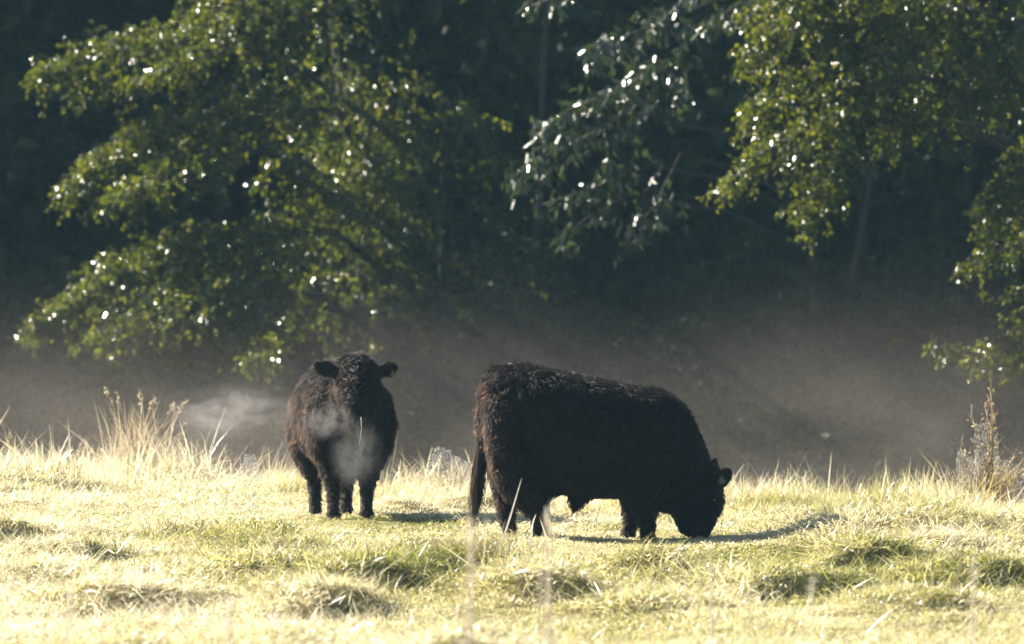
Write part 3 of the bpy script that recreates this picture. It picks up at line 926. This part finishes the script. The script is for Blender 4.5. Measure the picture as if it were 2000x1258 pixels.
def g_len(p):
    L = np.full(len(p), 0.032)
    L = np.where((p[:, 2] > vz(330)) & (p[:, 0] < ux(700)), .034, L)
    L = np.where((p[:, 0] > ux(1050)), .036, L)
    L = np.where(p[:, 2] < vz(1000), .020, L)
    L = np.where(p[:, 2] < vz(1130), .0, L)
    L = np.where((p[:, 0] > ux(1380)) & (p[:, 2] < vz(1060)), .010, L)
    L = np.where((p[:, 0] > ux(1555)) & (p[:, 2] > vz(880)), .012, L)
    L = np.where((np.abs(p[:, 0] - ux(750)) < .08) & (p[:, 2] < vz(900)) & (p[:, 2] > vz(1000)), .035, L)
    return L


coat(me, 90000, gc, M_coat, 3, g_flow, g_len)
guard(me, 9000, gc, 13, g_flow, lambda p: np.where((p[:, 0] < ux(560)) | (p[:, 2] > vz(300)), g_len(p), 0))
# tail switch
r = np.random.default_rng(8)
n = 900
s0 = r.uniform(0.62, 1, n); k = (s0 * 15).astype(int)
st = tl[k] + r.normal(0, .012, (n, 3))
endz = vz(r.uniform(830, 1010, n)); endz = np.where(r.uniform(0, 1, n) < .1, vz(1075), endz)
t = np.linspace(0, 1, 9)[None, :, None]
tgt = np.stack([ux(np.interp(endz, [vz(1080), vz(880)], [158, 196])) + r.normal(0, .013, n), r.normal(-.02, .02, n), endz], -1)
bul = np.sin(t * math.pi) * np.stack([r.normal(-.008, .02, n), r.normal(0, .02, n), 0 * s0], -1)[:, None]
ph = r.uniform(0, 6.28, n)[:, None]
wv = np.stack([np.sin(ph + t[..., 0] * 16), np.cos(ph + t[..., 0] * 16), 0 * (ph + t[..., 0])], -1) * .008 * t
strands('tail_switch', st[:, None] * (1 - t) + tgt[:, None] * t + bul + wv, .0016, M_tailhair, gc)
eye(gc, (ux(1545), -.118, vz(915)))
ear_tag(gc, (ux(1590), -.165, vz(800)), (.024, 0, .010), (-.008, 0, .026), (0.1, -1, .1))

# --- the standing animal, facing the camera and turned a little
DS = 47.7
sx = (560 / 2.995 + 500 - 1000) / FPX * DS - 0.03
# local x is forward; turned so that it looks at the camera and its right flank shows on the left
yaw = math.radians(-90 + 10)
c0 = Vector((sx - 0.06, DS + 0.45))
st_ = empty('standing_cattle', (c0.x, c0.y, gz(c0.x, c0.y)), yaw)
st_.scale = (.92, .88, .915); st_.location.z -= .02
tag(st_, 'shaggy black bullock facing the camera with breath steaming round its chest', 'cattle', 'black cattle in the meadow')
mb = MB()
rows = [(-.83, 1.05, .80, .06), (-.80, 1.15, .70, .15), (-.74, 1.23, .60, .22), (-.62, 1.27, .50, .29), (-.48, 1.29, .46, .34), (-.30, 1.29, .44, .385), (-.1, 1.28, .42, .405), (.1, 1.265, .42, .40), (.28, 1.255, .42, .37),
        (.42, 1.25, .41, .335), (.54, 1.245, .42, .30), (.64, 1.24, .46, .265), (.72, 1.22, .56, .22), (.79, 1.19, .68, .17), (.84, 1.14, .78, .10)]
vert_loft(mb, [(q[0], q[1] - (.03 if q[0] > -.1 else 0), *q[2:], 0) for q in rows], 1.08)
for s in (-1, 1):
    limb(mb, [(.40, s * .16, 1.12, .10), (.46, s * .25, .98, .16), (.50, s * .28, .80, .18), (.48, s * .26, .62, .16), (.45, s * .20, .48, .11)], .55)
    limb(mb, [(-.66, s * .14, 1.12, .10), (-.62, s * .22, .92, .17), (-.58, s * .26, .72, .19), (-.56, s * .24, .56, .16), (-.56, s * .2, .44, .12)], .6)
# head held level with the back
hd = np.array([(.74, 1.14, .16, .17), (.82, 1.135, .175, .19), (.90, 1.08, .165, .182), (.97, .99, .15, .165), (1.03, .89, .13, .142), (1.07, .80, .115, .125), (1.095, .735, .10, .115), (1.11, .69, .07, .08), (1.115, .665, .03, .04)])
hd[:, 1] += .03
C = np.stack([hd[:, 0], 0 * hd[:, 0], hd[:, 1]], -1)
ax = unit(np.gradient(C, axis=0)); fx = np.stack([-ax[:, 2], 0 * ax[:, 0], ax[:, 0]], -1)
ring_loft(mb, C, fx * hd[:, 2:3], np.array([[0, 1.0, 0]]) * hd[:, 3:4], .88)
limb(mb, [(.80, 0, 1.22, .11), (.86, 0, 1.265, .11), (.92, 0, 1.23, .08)], 1.2)                 # poll
limb(mb, [(.70, 0, .90, .18), (.84, 0, .84, .13), (.96, 0, .74, .075)], .7)                      # jaw and throat
limb(mb, [(.50, 0, .62, .17), (.62, 0, .52, .15), (.66, 0, .44, .09)], 1.1)                      # brisket
for s, fr in ((-1, .04), (1, -.02)):
    limb(mb, [(.45, s * .18, .56, .13), (.46 + fr, s * .165, .40, .085), (.47 + fr, s * .15, .28, .062), (.47 + fr, s * .145, .18, .050), (.475 + fr, s * .145, .09, .048), (.48 + fr, s * .145, .04, .060), (.49 + fr, s * .145, -.005, .066)], .95)
    limb(mb, [(-.54, s * .19, .58, .16), (-.56, s * .17, .44, .11), (-.62 + fr, s * .15, .32, .068), (-.61 + fr, s * .14, .2, .054), (-.60 + fr, s * .14, .09, .050), (-.58 + fr, s * .14, .04, .058), (-.57 + fr, s * .14, -.005, .062)], .9)
tl2 = spline([(-.76, 0, 1.24), (-.85, 0, 1.15), (-.88, .0, .9), (-.88, .02, .62)], 10)
limb(mb, np.concatenate([tl2, np.linspace(.034, .018, 10)[:, None]], 1), 1.0)
# ears out to the sides (local +y is the viewer's right)
ear(mb, (.85, -.15, 1.215), (.83, -.375, 1.285), .075, (1, .12, .1))
ear(mb, (.85, .15, 1.21), (.86, .35, 1.27), .072, (1, -.1, .1))
# nostrils side swell
for s in (-1, 1):
    limb(mb, [(1.085, s * .045, .77, .05), (1.11, s * .05, .735, .048), (1.115, s * .048, .70, .035)], 1.0)
me2 = body_mesh(mb)
link('body', me2, M_hide, st_)


def s_flow(p):
    f = np.tile(np.array([-.4, 0, -1.0]), (len(p), 1))
    hd_ = (p[:, 0] > .8)[:, None]
    return np.where(hd_, np.array([[.35, 0, -1.0]]), f)


def s_len(p):
    L = np.full(len(p), .036)
    L = np.where((p[:, 0] > .78) & (p[:, 2] > 1.13) & (np.abs(p[:, 1]) < .13), .045, L)
    L = np.where((p[:, 0] > .9) & (p[:, 2] < .98), .016, L)
    L = np.where((p[:, 0] > 1.03) & (p[:, 2] < .79), .0, L)
    L = np.where(p[:, 2] < .36, .022, L)
    L = np.where(p[:, 2] < .05, .0, L)
    L = np.where((np.abs(p[:, 1]) > .17) & (p[:, 0] > .74) & (p[:, 2] > 1.10), .010, L)
    return L


coat(me2, 90000, st_, M_coat, 4, s_flow, s_len)
guard(me2, 5000, st_, 14, s_flow, s_len)
n = 300
st0 = tl2[-3] + r.normal(0, .012, (n, 3)); ez = r.uniform(.2, .45, n)
tg = np.stack([-.88 + r.normal(0, .02, n), .02 + r.normal(0, .03, n), ez], -1)
strands('tail_switch', st0[:, None] * (1 - t) + tg[:, None] * t + np.sin(t * math.pi) * r.normal(0, .025, (n, 1, 3)), .0016, M_tailhair, st_)
for s in (-1, 1):
    eye(st_, (.975, s * .158, 1.07), .022)
ear_tag(st_, (.895, .29, 1.205), (0, .020, 0.004), (0, .004, .030), (1, 0, .1))


# ------------------------------------------------------------------ weeds, stalks, cobwebs
def plant_root(name, label, px, row_or_D, cat, is_D=False, group=None):
    D = row_or_D if is_D else row_D(row_or_D)
    x = (px - 1000) / FPX * D
    o = empty(name, (x, D, gz(x, D)))
    tag(o, label, cat, group)
    return o, D


def blade_bunch(name, mat, root, n, h0, h1, lean, spread, wid, seed, dirx=None, parent_kind=None, curl=1.0):
    V, Q, a = blades(n, h0, h1, lean, wid, spread, curl, seed)
    if dirx is not None:           # combed to one side
        V = V.copy(); V[:, 0] += dirx * np.clip(V[:, 2], 0, 1) ** 1.5
    o = link(name, np_mesh(name, V, Q, {'v': a}), mat, root)
    o['kind'] = 'stuff'
    return o


def stalk(root, top, h, lean=(0, 0), rad=0.004, mat=None, wob=0.03, seed=0, name='stem'):
    r = np.random.default_rng(seed)
    t = np.linspace(0, 1, 8)
    P = np.stack([lean[0] * t ** 1.4 + wob * np.sin(t * 5 + seed), lean[1] * t + wob * np.cos(t * 4 + seed), -0.03 + (h + .03) * t], -1)
    P[0, :2] *= 0
    m = MB(); m.tube(P, rad * (1 - .6 * t), 6)
    m.build(name, mat or M_stem, root)
    return P


def seed_head(root, P, n, size, mat, seed, spread=.03, frm=.7, name='seed_head'):
    r = np.random.default_rng(seed)
    s = r.uniform(frm, 1, n) * (len(P) - 1.001); a = s.astype(int); f = (s - a)[:, None]
    p = P[a] * (1 - f) + P[a + 1] * f
    A = unit(r.normal(0, 1, (n, 3)) + [0, 0, .6])
    p = p + A * r.uniform(0, spread, n)[:, None]
    L = size * r.uniform(.6, 1.3, n)
    o = link(name, leaf_mesh(name, p, A, r.normal(0, 1, (n, 3)), L, L * .45, r), mat, root)
    o['kind'] = 'stuff'
    return o


def web(root, corners, n1, n2, sag, th, seed, name='cobweb'):
    """a net of fine dewy threads slung between four corners"""
    r = np.random.default_rng(seed)
    c = np.array(corners, float); m = MB()
    uu, vv = np.meshgrid(np.linspace(0, 1, n1), np.linspace(0, 1, n2), indexing='ij')
    uu = uu + r.normal(0, .35 / n1, uu.shape); vv = vv + r.normal(0, .35 / n2, vv.shape)
    G = (c[0] * ((1 - uu) * (1 - vv))[..., None] + c[1] * (uu * (1 - vv))[..., None] + c[2] * (uu * vv)[..., None] + c[3] * ((1 - uu) * vv)[..., None])
    G[..., 2] -= sag * np.sin(np.clip(uu, 0, 1) * math.pi) * np.sin(np.clip(vv, 0, 1) * math.pi)
    G += r.normal(0, .004, G.shape)
    for a in range(n1):
        for b in range(n2):
            for a2, b2 in ((a + 1, b), (a, b + 1)):
                if a2 < n1 and b2 < n2 and r.uniform() < .82:
                    m.tube([G[a, b], (G[a, b] + G[a2, b2]) / 2 + r.normal(0, .003, 3), G[a2, b2]], th * r.uniform(.5, 1.3), 3, cap=False)
    return m.build(name, M_web, root)


# far edge, left: rush clump and bare stems
o, D = plant_root('rush_clump', 'tall straw-coloured rush clump at the meadow edge on the left', 270, 936, 'rush')
blade_bunch('blades', M_straw, o, 170, .35, .72, .25, .10, .0045, 1, curl=.6)
blade_bunch('dry_base', M_straw, o, 200, .15, .4, .6, .20, .004, 2)
for k, (lx, h) in enumerate([(-.28, .74), (-.18, .7), (.12, .66), (.40, .64), (.30, .6), (.02, .72)]):
    P = stalk(o, None, h, (lx, .05), .004, M_stem, .015, k); seed_head(o, P, 26, .022, M_straw, k, .02, .82)
for k, (px, row, h, lean, rad, lab, hd_) in enumerate([
        (106, 925, .44, (.10, 0), .011, 'thick pale broken stalk left of the rush clump', 0),
        (88, 925, .42, (-.13, 0), .007, 'thin branching stalk beside the thick pale stalk', 18),
        (160, 925, .42, (-.03, 0), .006, 'slim upright stem between pale stalk and rush clump', 14),
        (175, 925, .33, (.10, 0), .006, 'short forked stem leaning right near the rush clump', 8),
        (10, 925, .40, (.05, 0), .008, 'ragged stem at the left edge of the picture', 30),
        (345, 930, .62, (.07, 0), .006, 'long stem with an angled tip right of the rush clump', 16),
        (770, 925, .40, (.06, 0), .005, 'dewy seed stem right of the standing animal', 12),
        (800, 930, .34, (.08, 0), .005, 'short leaning seed stem right of the standing animal', 20),
        (1375, 920, .62, (-.02, 0), .006, 'tawny seed stem showing above the grazing animal\'s neck', 30),
        (1630, 960, .22, (-.03, 0), .003, 'short dark upright stem on the right-hand grass', 0),
        (1712, 950, .13, (.0, 0), .003, 'tiny thistle-topped stem right of the short dark stem', 5),
        (520, 925, .55, (-.4, 0), .005, 'long arching stem slanting left of the standing animal', 0),
        (430, 932, .38, (.10, 0), .004, 'thin stem with a dewy tip left of the slanting arch', 6)]):
    o, D = plant_root('dry_weed_stalk', lab, px, row, 'weed', group='dry stalks along the meadow edge')
    P = stalk(o, None, h, lean, rad, M_pale if rad > .009 else M_stem, .02, 40 + k)
    if hd_: seed_head(o, P, hd_, .024, M_straw, 60 + k, .02, .6)
    if k in (1, 3, 4, 7):
        for q in range(2):
            j = 4 + q; e = P[j] + np.array([(-1) ** q * .07, .02, .10])
            m = MB(); m.tube([P[j], (P[j] + e) / 2, e], [rad * .5, rad * .45, .0015], 5); m.build('side_stem', M_stem, o)

# leafy withered weed left of the grazing rump
o, D = plant_root('withered_leafy_weed', 'leaning weed with withered yellow leaves left of the grazing rump', 925, 925, 'weed')
P = stalk(o, None, .55, (-.26, 0), .006, M_stem, .02, 3)
r = np.random.default_rng(90)
for q in range(13):
    a = P[min(7, 2 + q // 2)]; A = unit(np.array([r.normal(0, .6), r.normal(0, .6), -.9])); 
    me_ = leaf_mesh('leaf', np.array([a]), np.array([A]), r.normal(0, 1, (1, 3)) + [0, -.8, .3], np.array([r.uniform(.05, .1)]), np.array([r.uniform(.03, .05)]), r)
    link('leaf', me_, M_deadleaf, o)

# cobwebbed dead plants
o, D = plant_root('cobwebbed_dead_plant', 'pale cobwebbed dead plant between the two animals', 880, 950, 'weed')
blade_bunch('dry_stems', M_straw, o, 260, .15, .42, .6, .17, .005, 11)
for k, lx in enumerate([-.14, -.05, .05, .2]): stalk(o, None, .36 - .04 * k, (lx, 0), .004, M_stem, .02, 70 + k)
web(o, [(-.22, 0, .12), (.02, -.03, .10), (0, 0, .34), (-.12, .05, .36)], 20, 18, .04, .0015, 1)
web(o, [(.0, .02, .08), (.16, 0, .06), (.14, .03, .24), (.02, .02, .30)], 15, 14, .03, .0015, 2)

o, D = plant_root('tall_dead_thistle', 'tall tangled dead thistle draped in cobweb at the right edge', 1930, 972, 'weed')
Ps = []
for k, (lx, h, rad) in enumerate([(.02, .98, .010), (-.10, .74, .008), (.07, .80, .008), (-.22, .52, .008), (.20, .46, .007), (.32, .36, .006), (-.03, .86, .007), (-.3, .3, .006)]):
    P = stalk(o, None, h, (lx, .03 * (k % 3 - 1)), rad, M_stem, .025, 80 + k); Ps.append(P)
    seed_head(o, P, 70, .024, M_straw if k % 2 else M_deadleaf, 80 + k, .05, .2)
    rr = np.random.default_rng(80 + k)
    for q in range(6):
        j = 2 + q % 6; e = P[j] + np.array([rr.normal(0, .07), rr.normal(0, .05), rr.uniform(.04, .13)])
        m = MB(); m.tube([P[j], (P[j] + e) / 2 + rr.normal(0, .01, 3), e], [.004, .003, .0012], 5); m.build('side_stem', M_stem, o)
blade_bunch('dry_base', M_straw, o, 420, .12, .40, .7, .2, .004, 13)
blade_bunch('dry_leaves', M_deadleaf, o, 220, .2, .62, .3, .09, .004, 14)
web(o, [(-.26, 0, .12), (-.05, 0, .10), (-.06, 0, .40), (-.24, 0, .50)], 18, 22, .03, .0014, 3)
web(o, [(-.10, .01, .25), (.10, .01, .2), (.06, .0, .74), (-.10, .02, .70)], 14, 26, .03, .0012, 4)
web(o, [(.04, .01, .15), (.36, .01, .08), (.30, 0, .34), (.06, .02, .46)], 20, 14, .05, .0013, 5)

for k, (px, row, tilt, lab) in enumerate([(1508, 938, -.09, 'left one of two dewy cobweb loops hung on bent stems'), (1548, 936, .0, 'right one of two dewy cobweb loops hung on bent stems')]):
    o, D = plant_root('dewy_cobweb', lab, px + 25, row + 15, 'cobweb')
    h = .36
    stalk(o, None, h, (tilt - .06, 0), .003, M_stem, .01, 5 + k)
    web(o, [(tilt - .03, 0, .17), (tilt + .04, 0, .15), (tilt - .03, .0, .33), (tilt - .11, 0, .34)], 9, 16, .0, .0018, 20 + k)
o, D = plant_root('dewy_cobweb', 'cobweb hood on a stem left of the standing animal', 490, 960, 'cobweb')
stalk(o, None, .32, (-.02, 0), .003, M_stem, .01, 9)
web(o, [(-.09, 0, .16), (.10, 0, .08), (.03, .0, .30), (-.04, 0, .31)], 14, 15, .02, .0015, 30)

# edge tangles of straw
for k, (px, row, n, h, lab) in enumerate([(560, 938, 160, .34, 'tan straw tangle just left of the standing animal'), (1440, 962, 120, .2, 'pale straw tuft right of the grazing head'), (1600, 956, 120, .18, 'low pale straw tangle right of the cobweb loops'),
                                        (1790, 962, 110, .18, 'thin straw tuft left of the dead thistle'), (1985, 960, 130, .3, 'straw clump beyond the dead thistle at the edge')]):
    o, D = plant_root('straw_clump', lab, px, row, 'grass clump', group='straw clumps along the meadow edge')
    blade_bunch('blades', M_straw, o, int(n * 1.4), h * .6, h * 1.4, .5, .17, .0034, 200 + k)
    P = stalk(o, None, h, (.03, 0), .003, M_stem, .02, 200 + k)

# thin stems standing in the ragged fringe (copies of three)
r = np.random.default_rng(55)
protos = []
for k in range(3):
    o = empty('thin_dry_stem'); tag(o, 'thin dry stem in the ragged fringe along the far meadow edge', 'weed', 'thin dry stems along the far edge')
    P = stalk(o, None, (.42, .34, .5)[k], ((.06, -.08, .14)[k], .02), .0035, M_stem, .02, 500 + k)
    seed_head(o, P, (22, 14, 30)[k], .022, M_straw, 500 + k, .022, .55)
    e = P[4] + np.array([(-.09, .1, -.1)[k], .01, .12])
    m = MB(); m.tube([P[4], (P[4] + e) / 2 + [0, 0, -.01], e], [.002, .0018, .001], 5); m.build('side_stem', M_stem, o)
    protos.append(o)
spots = [(40, 925, 'thin dry stem nearest the left end of the far meadow edge'), (215, 928, 'thin dry stem standing close against the left side of the rush clump'),
         (385, 930, 'thin dry stem standing alone right of the rush clump'), (455, 935, 'thin dry stem just left of the cobweb hood'), (588, 935, 'thin dry stem close beside the standing animal\'s flank'),
         (832, 938, 'thin dry stem left of the cobwebbed dead plant between the animals'), (905, 940, 'thin dry stem at the grazing animal\'s tail'),
         (1398, 948, 'thin dry stem at the nape of the grazing animal'), (1460, 950, 'thin dry stem just right of the grazing animal\'s ear'), (1588, 955, 'thin dry stem right of the two cobweb loops'),
         (1665, 955, 'thin dry stem beside the short dark stem at right'), (1765, 958, 'thin dry stem midway between short dark stem and dead thistle'), (1850, 960, 'thin dry stem at the left foot of the dead thistle'),
         (1985, 960, 'thin dry stem nearest the right end of the far edge')]
for k, (px, row, lab) in enumerate(spots):
    src = protos[k % 3]
    if k < 3:
        o = src
    else:
        o = src.copy(); COL.objects.link(o)
        for ch in src.children:
            c_ = ch.copy(); COL.objects.link(c_); c_.parent = o
    o['label'] = lab
    D = row_D(row); x = (px - 1000) / FPX * D
    o.location = (x, D, gz(x, D)); o.rotation_euler = (0, 0, r.uniform(-.6, .6) + (math.pi if r.uniform() < .4 else 0)); sc_ = r.uniform(.6, 1.1); o.scale = (sc_, sc_, sc_)

# combed rush tussocks in the meadow
for k, (px, row, n, h, dx, lab) in enumerate([(930, 1135, 380, .20, .5, 'big rush tussock combed over a dark hollow in the middle foreground'), (345, 1050, 160, .24, .3, 'small dark-sided tussock left of the standing animal'),
                                            (560, 1088, 260, .2, .2, 'broad green tussock below the standing animal'), (95, 960, 140, .24, .35, 'brownish combed tussock at the far left'),
                                            (1730, 1122, 200, .2, .25, 'green tussock with a dark hollow on the right'), (720, 1168, 160, .2, .25, 'tussock over a dark hollow left of the big rush tussock'),
                                            (1272, 1130, 150, .2, .2, 'green tussock over a small dark hollow right of centre'), (20, 1078, 150, .22, .2, 'dark green tussock at the left edge'),
                                            (1945, 1142, 170, .22, .2, 'dark green tussock at the lower right edge')]):
    o, D = plant_root('grass_tussock', lab, px, row, 'tussock', group='tussocks in the meadow')
    blade_bunch('blades', M_rush, o, n, h * .55, h * 1.15, .45, .22 if n > 200 else .15, .0028, 300 + k, dirx=dx)

# pale dew-soaked stalks close to the camera, far out of focus
for k, (px, top, D, rad, lab, hd_) in enumerate([
        (912, 1010, 26, .009, 'tall blurred tawny stalk in front of the big tussock', 90), (1066, 990, 27, .010, 'tall blurred white stalk below the grazing animal\'s hind leg', 40),
        (1386, 1056, 33, .005, 'thin blurred stalk below the grazing muzzle', 3),
        (445, 1165, 24, .011, 'blurred pale stalk at the bottom left of centre', 40), (130, 1140, 24, .010, 'blurred pale stalk at the bottom left', 30),
        (1578, 1130, 27, .007, 'short blurred white stalk on the right foreground', 14), (1895, 1090, 26, .007, 'blurred white stem tip at the lower right', 14),
        (545, 1195, 24, .008, 'faint short blurred stalk right of the bottom-left pale stalk', 16)]):
    x = (px - 1000) / FPX * D
    z0 = gz(x, D); h = CAM_H + (HOR - top) / FPX * D - z0
    o = empty('pale_stalk', (x, D, z0)); tag(o, lab, 'weed', 'pale stalks near the camera')
    lean = .012
    P = stalk(o, None, h, (lean, 0), rad, M_pale, .008, 400 + k)
    if k in (0, 1):
        for q in range(3):
            P2 = stalk(o, None, h * (.75 - .1 * q), ((q - 1) * .03, .02), rad * .5, M_stem if k == 0 else M_pale, .012, 420 + 3 * k + q, name='side_stem')
    seed_head(o, P, hd_ * 2, .022, M_straw, 400 + k, .02, .45)

# bleached blades arching up before the grazing animal's hind legs
for k, (pts, D, wd, lab) in enumerate([
        ([(972, 1085), (985, 1045), (998, 1005), (1010, 965), (1019, 935)], 40.5, .007, 'bleached curving blade in front of the grazing animal\'s far hind leg'),
        ([(1036, 1095), (1036, 1060), (1040, 1025), (1047, 1006)], 40.8, .008, 'short bleached blade before the grazing animal\'s near hind leg, left of its pair'),
        ([(1072, 1095), (1068, 1060), (1062, 1035), (1055, 1016)], 40.6, .007, 'short bleached blade before the grazing animal\'s near hind leg, right of its pair')]):
    P = np.array([at(a, b, D) for a, b in pts]); P[:, 1] += np.linspace(0, .12, len(P))
    z0 = gz(P[0][0], D)
    P = np.concatenate([[[P[0][0] - .01, D - .03, z0 - .02]], P])
    o = empty('bleached_blade', (P[0][0], P[0][1], z0)); tag(o, lab, 'grass blade', 'bleached blades by the hind legs')
    Pl = spline(P, 14) - np.array([P[0][0], P[0][1], z0])
    m = MB(); m.blade(Pl, wd * np.sin(np.linspace(.5, math.pi - .08, 14)), (.9, -.4, .1)); m.build('blade', M_pale, o)

# the straw hanging from the standing animal's mouth
o = empty('straw_wisp', at(705, 815, DS - .72)); tag(o, 'thin yellow straw hanging from the standing animal\'s mouth', 'straw')
m = MB(); m.tube([(0, 0, 0), (.004, -.01, -.08), (-.012, -.01, -.2)], [.0016, .0016, .001], 5); m.build('straw', M_pale, o)


# ------------------------------------------------------------------ air: even haze, ground mist, breath
def vol_mat(name, color, dens, aniso=0.3, noise=None):
    m, t, o = mat_new(name)
    v = t.nodes.new('ShaderNodeVolumePrincipled')
    v.inputs['Color'].default_value = (*color, 1)
    v.inputs['Density'].default_value = dens
    v.inputs['Anisotropy'].default_value = aniso
    t.links.new(v.outputs[0], o.inputs['Volume'])
    if noise:
        tc = t.nodes.new('ShaderNodeTexCoord')
        n = t.nodes.new('ShaderNodeTexNoise'); n.inputs['Scale'].default_value = noise['scale']; n.inputs['Detail'].default_value = noise.get('detail', 3); n.inputs['Roughness'].default_value = 0.55
        n.inputs['Distortion'].default_value = noise.get('dist', 0)
        mp = t.nodes.new('ShaderNodeMapping'); mp.inputs['Scale'].default_value = noise.get('stretch', (1, 1, 1))
        t.links.new(tc.outputs['Object'], mp.inputs[0]); t.links.new(mp.outputs[0], n.inputs['Vector'])
        mr = t.nodes.new('ShaderNodeMapRange'); mr.inputs[1].default_value = noise['lo']; mr.inputs[2].default_value = noise['hi']
        t.links.new(n.outputs['Fac'], mr.inputs[0])
        sep = t.nodes.new('ShaderNodeSeparateXYZ'); t.links.new(tc.outputs['Object'], sep.inputs[0])
        if noise.get('height'):
            # thins out with height above the ground and towards the ends of the bank
            f = t.nodes.new('ShaderNodeMapRange'); f.interpolation_type = 'SMOOTHERSTEP'
            f.inputs[1].default_value = noise['height'][0]; f.inputs[2].default_value = noise['height'][1]; f.inputs[3].default_value = 1; f.inputs[4].default_value = 0
            t.links.new(sep.outputs['Z'], f.inputs[0])
            pw = t.nodes.new('ShaderNodeMath'); pw.operation = 'POWER'; pw.inputs[1].default_value = noise.get('pow', 1.5)
            t.links.new(f.outputs[0], pw.inputs[0]); fall = pw.outputs[0]
        else:
            ln = t.nodes.new('ShaderNodeVectorMath'); ln.operation = 'LENGTH'; t.links.new(tc.outputs['Object'], ln.inputs[0])
            f = t.nodes.new('ShaderNodeMapRange'); f.interpolation_type = 'SMOOTHERSTEP'
            f.inputs[1].default_value = 0.1; f.inputs[2].default_value = 0.98; f.inputs[3].default_value = 1; f.inputs[4].default_value = 0
            t.links.new(ln.outputs['Value'], f.inputs[0]); fall = f.outputs[0]
        a = t.nodes.new('ShaderNodeMath'); a.operation = 'MULTIPLY'; t.links.new(mr.outputs[0], a.inputs[0]); t.links.new(fall, a.inputs[1])
        b = t.nodes.new('ShaderNodeMath'); b.operation = 'MULTIPLY'; t.links.new(a.outputs[0], b.inputs[0]); b.inputs[1].default_value = dens
        t.links.new(b.outputs[0], v.inputs['Density'])
    return m


def box_obj(name, lo, hi, mat):
    lo = np.array(lo, float); hi = np.array(hi, float)
    V = np.array([[x, y, z] for z in (lo[2], hi[2]) for y in (lo[1], hi[1]) for x in (lo[0], hi[0])])
    Q = [[0, 2, 3, 1], [4, 5, 7, 6], [0, 1, 5, 4], [1, 3, 7, 5], [3, 2, 6, 7], [2, 0, 4, 6]]
    return link(name, np_mesh(name, V, np.array(Q)), mat)


haze = box_obj('haze', (-1000, -400, -8), (1000, 2100, 46), vol_mat('pale morning haze', (0.40, 0.76, 1.0), 0.00024, 0.0))
tag(haze, 'thin pale morning haze over the meadow and the wood', 'haze', kind='stuff')
mist = box_obj('ground_mist', (-13, 56.5, -1.6), (13, 80.3, 4.2), vol_mat('ground mist', (1.0, 0.88, 0.76), 0.0165, 0.3,
               dict(scale=0.42, lo=0.40, hi=0.68, detail=5, dist=0.9, stretch=(.9, .35, 1.1), height=(-0.6, 4.1), pow=4.2)))
tag(mist, 'low mist lying along the ditch in front of the wood', 'mist', kind='stuff')


def puff(label, c, rad, dens, scale, lo=.42, hi=.75):
    a = np.linspace(math.pi - .02, .02, 12); mb_ = MB()
    ring_loft(mb_, np.stack([0 * a, 0 * a, np.cos(a)], -1), np.stack([np.sin(a), 0 * a, 0 * a], -1), np.stack([0 * a, np.sin(a), 0 * a], -1), 1.0, 20)
    o_ = mb_.build('breath_steam', vol_mat('breath steam', (0.95, 0.93, 0.9), dens, 0.3, dict(scale=scale, lo=lo, hi=hi, detail=4, dist=1.0)))
    o_.location = c; o_.scale = rad
    tag(o_, label, 'steam', kind='stuff')


puff('breath steam drifting left of the standing animal', at(450, 805, DS - .2), (.64, .3, .28), 2.0, 2.2, .42, .8)
puff('breath steam hanging before the standing animal\'s chest', at(695, 885, DS - .95), (.26, .2, .36), 1.6, 1.8, .40, .8)
puff('thin steam beside the standing animal\'s right shoulder', at(640, 820, DS - .85), (.24, .15, .2), 2.5, 1.5)
print('leaves', nleaf, 'tufts', len(gx))
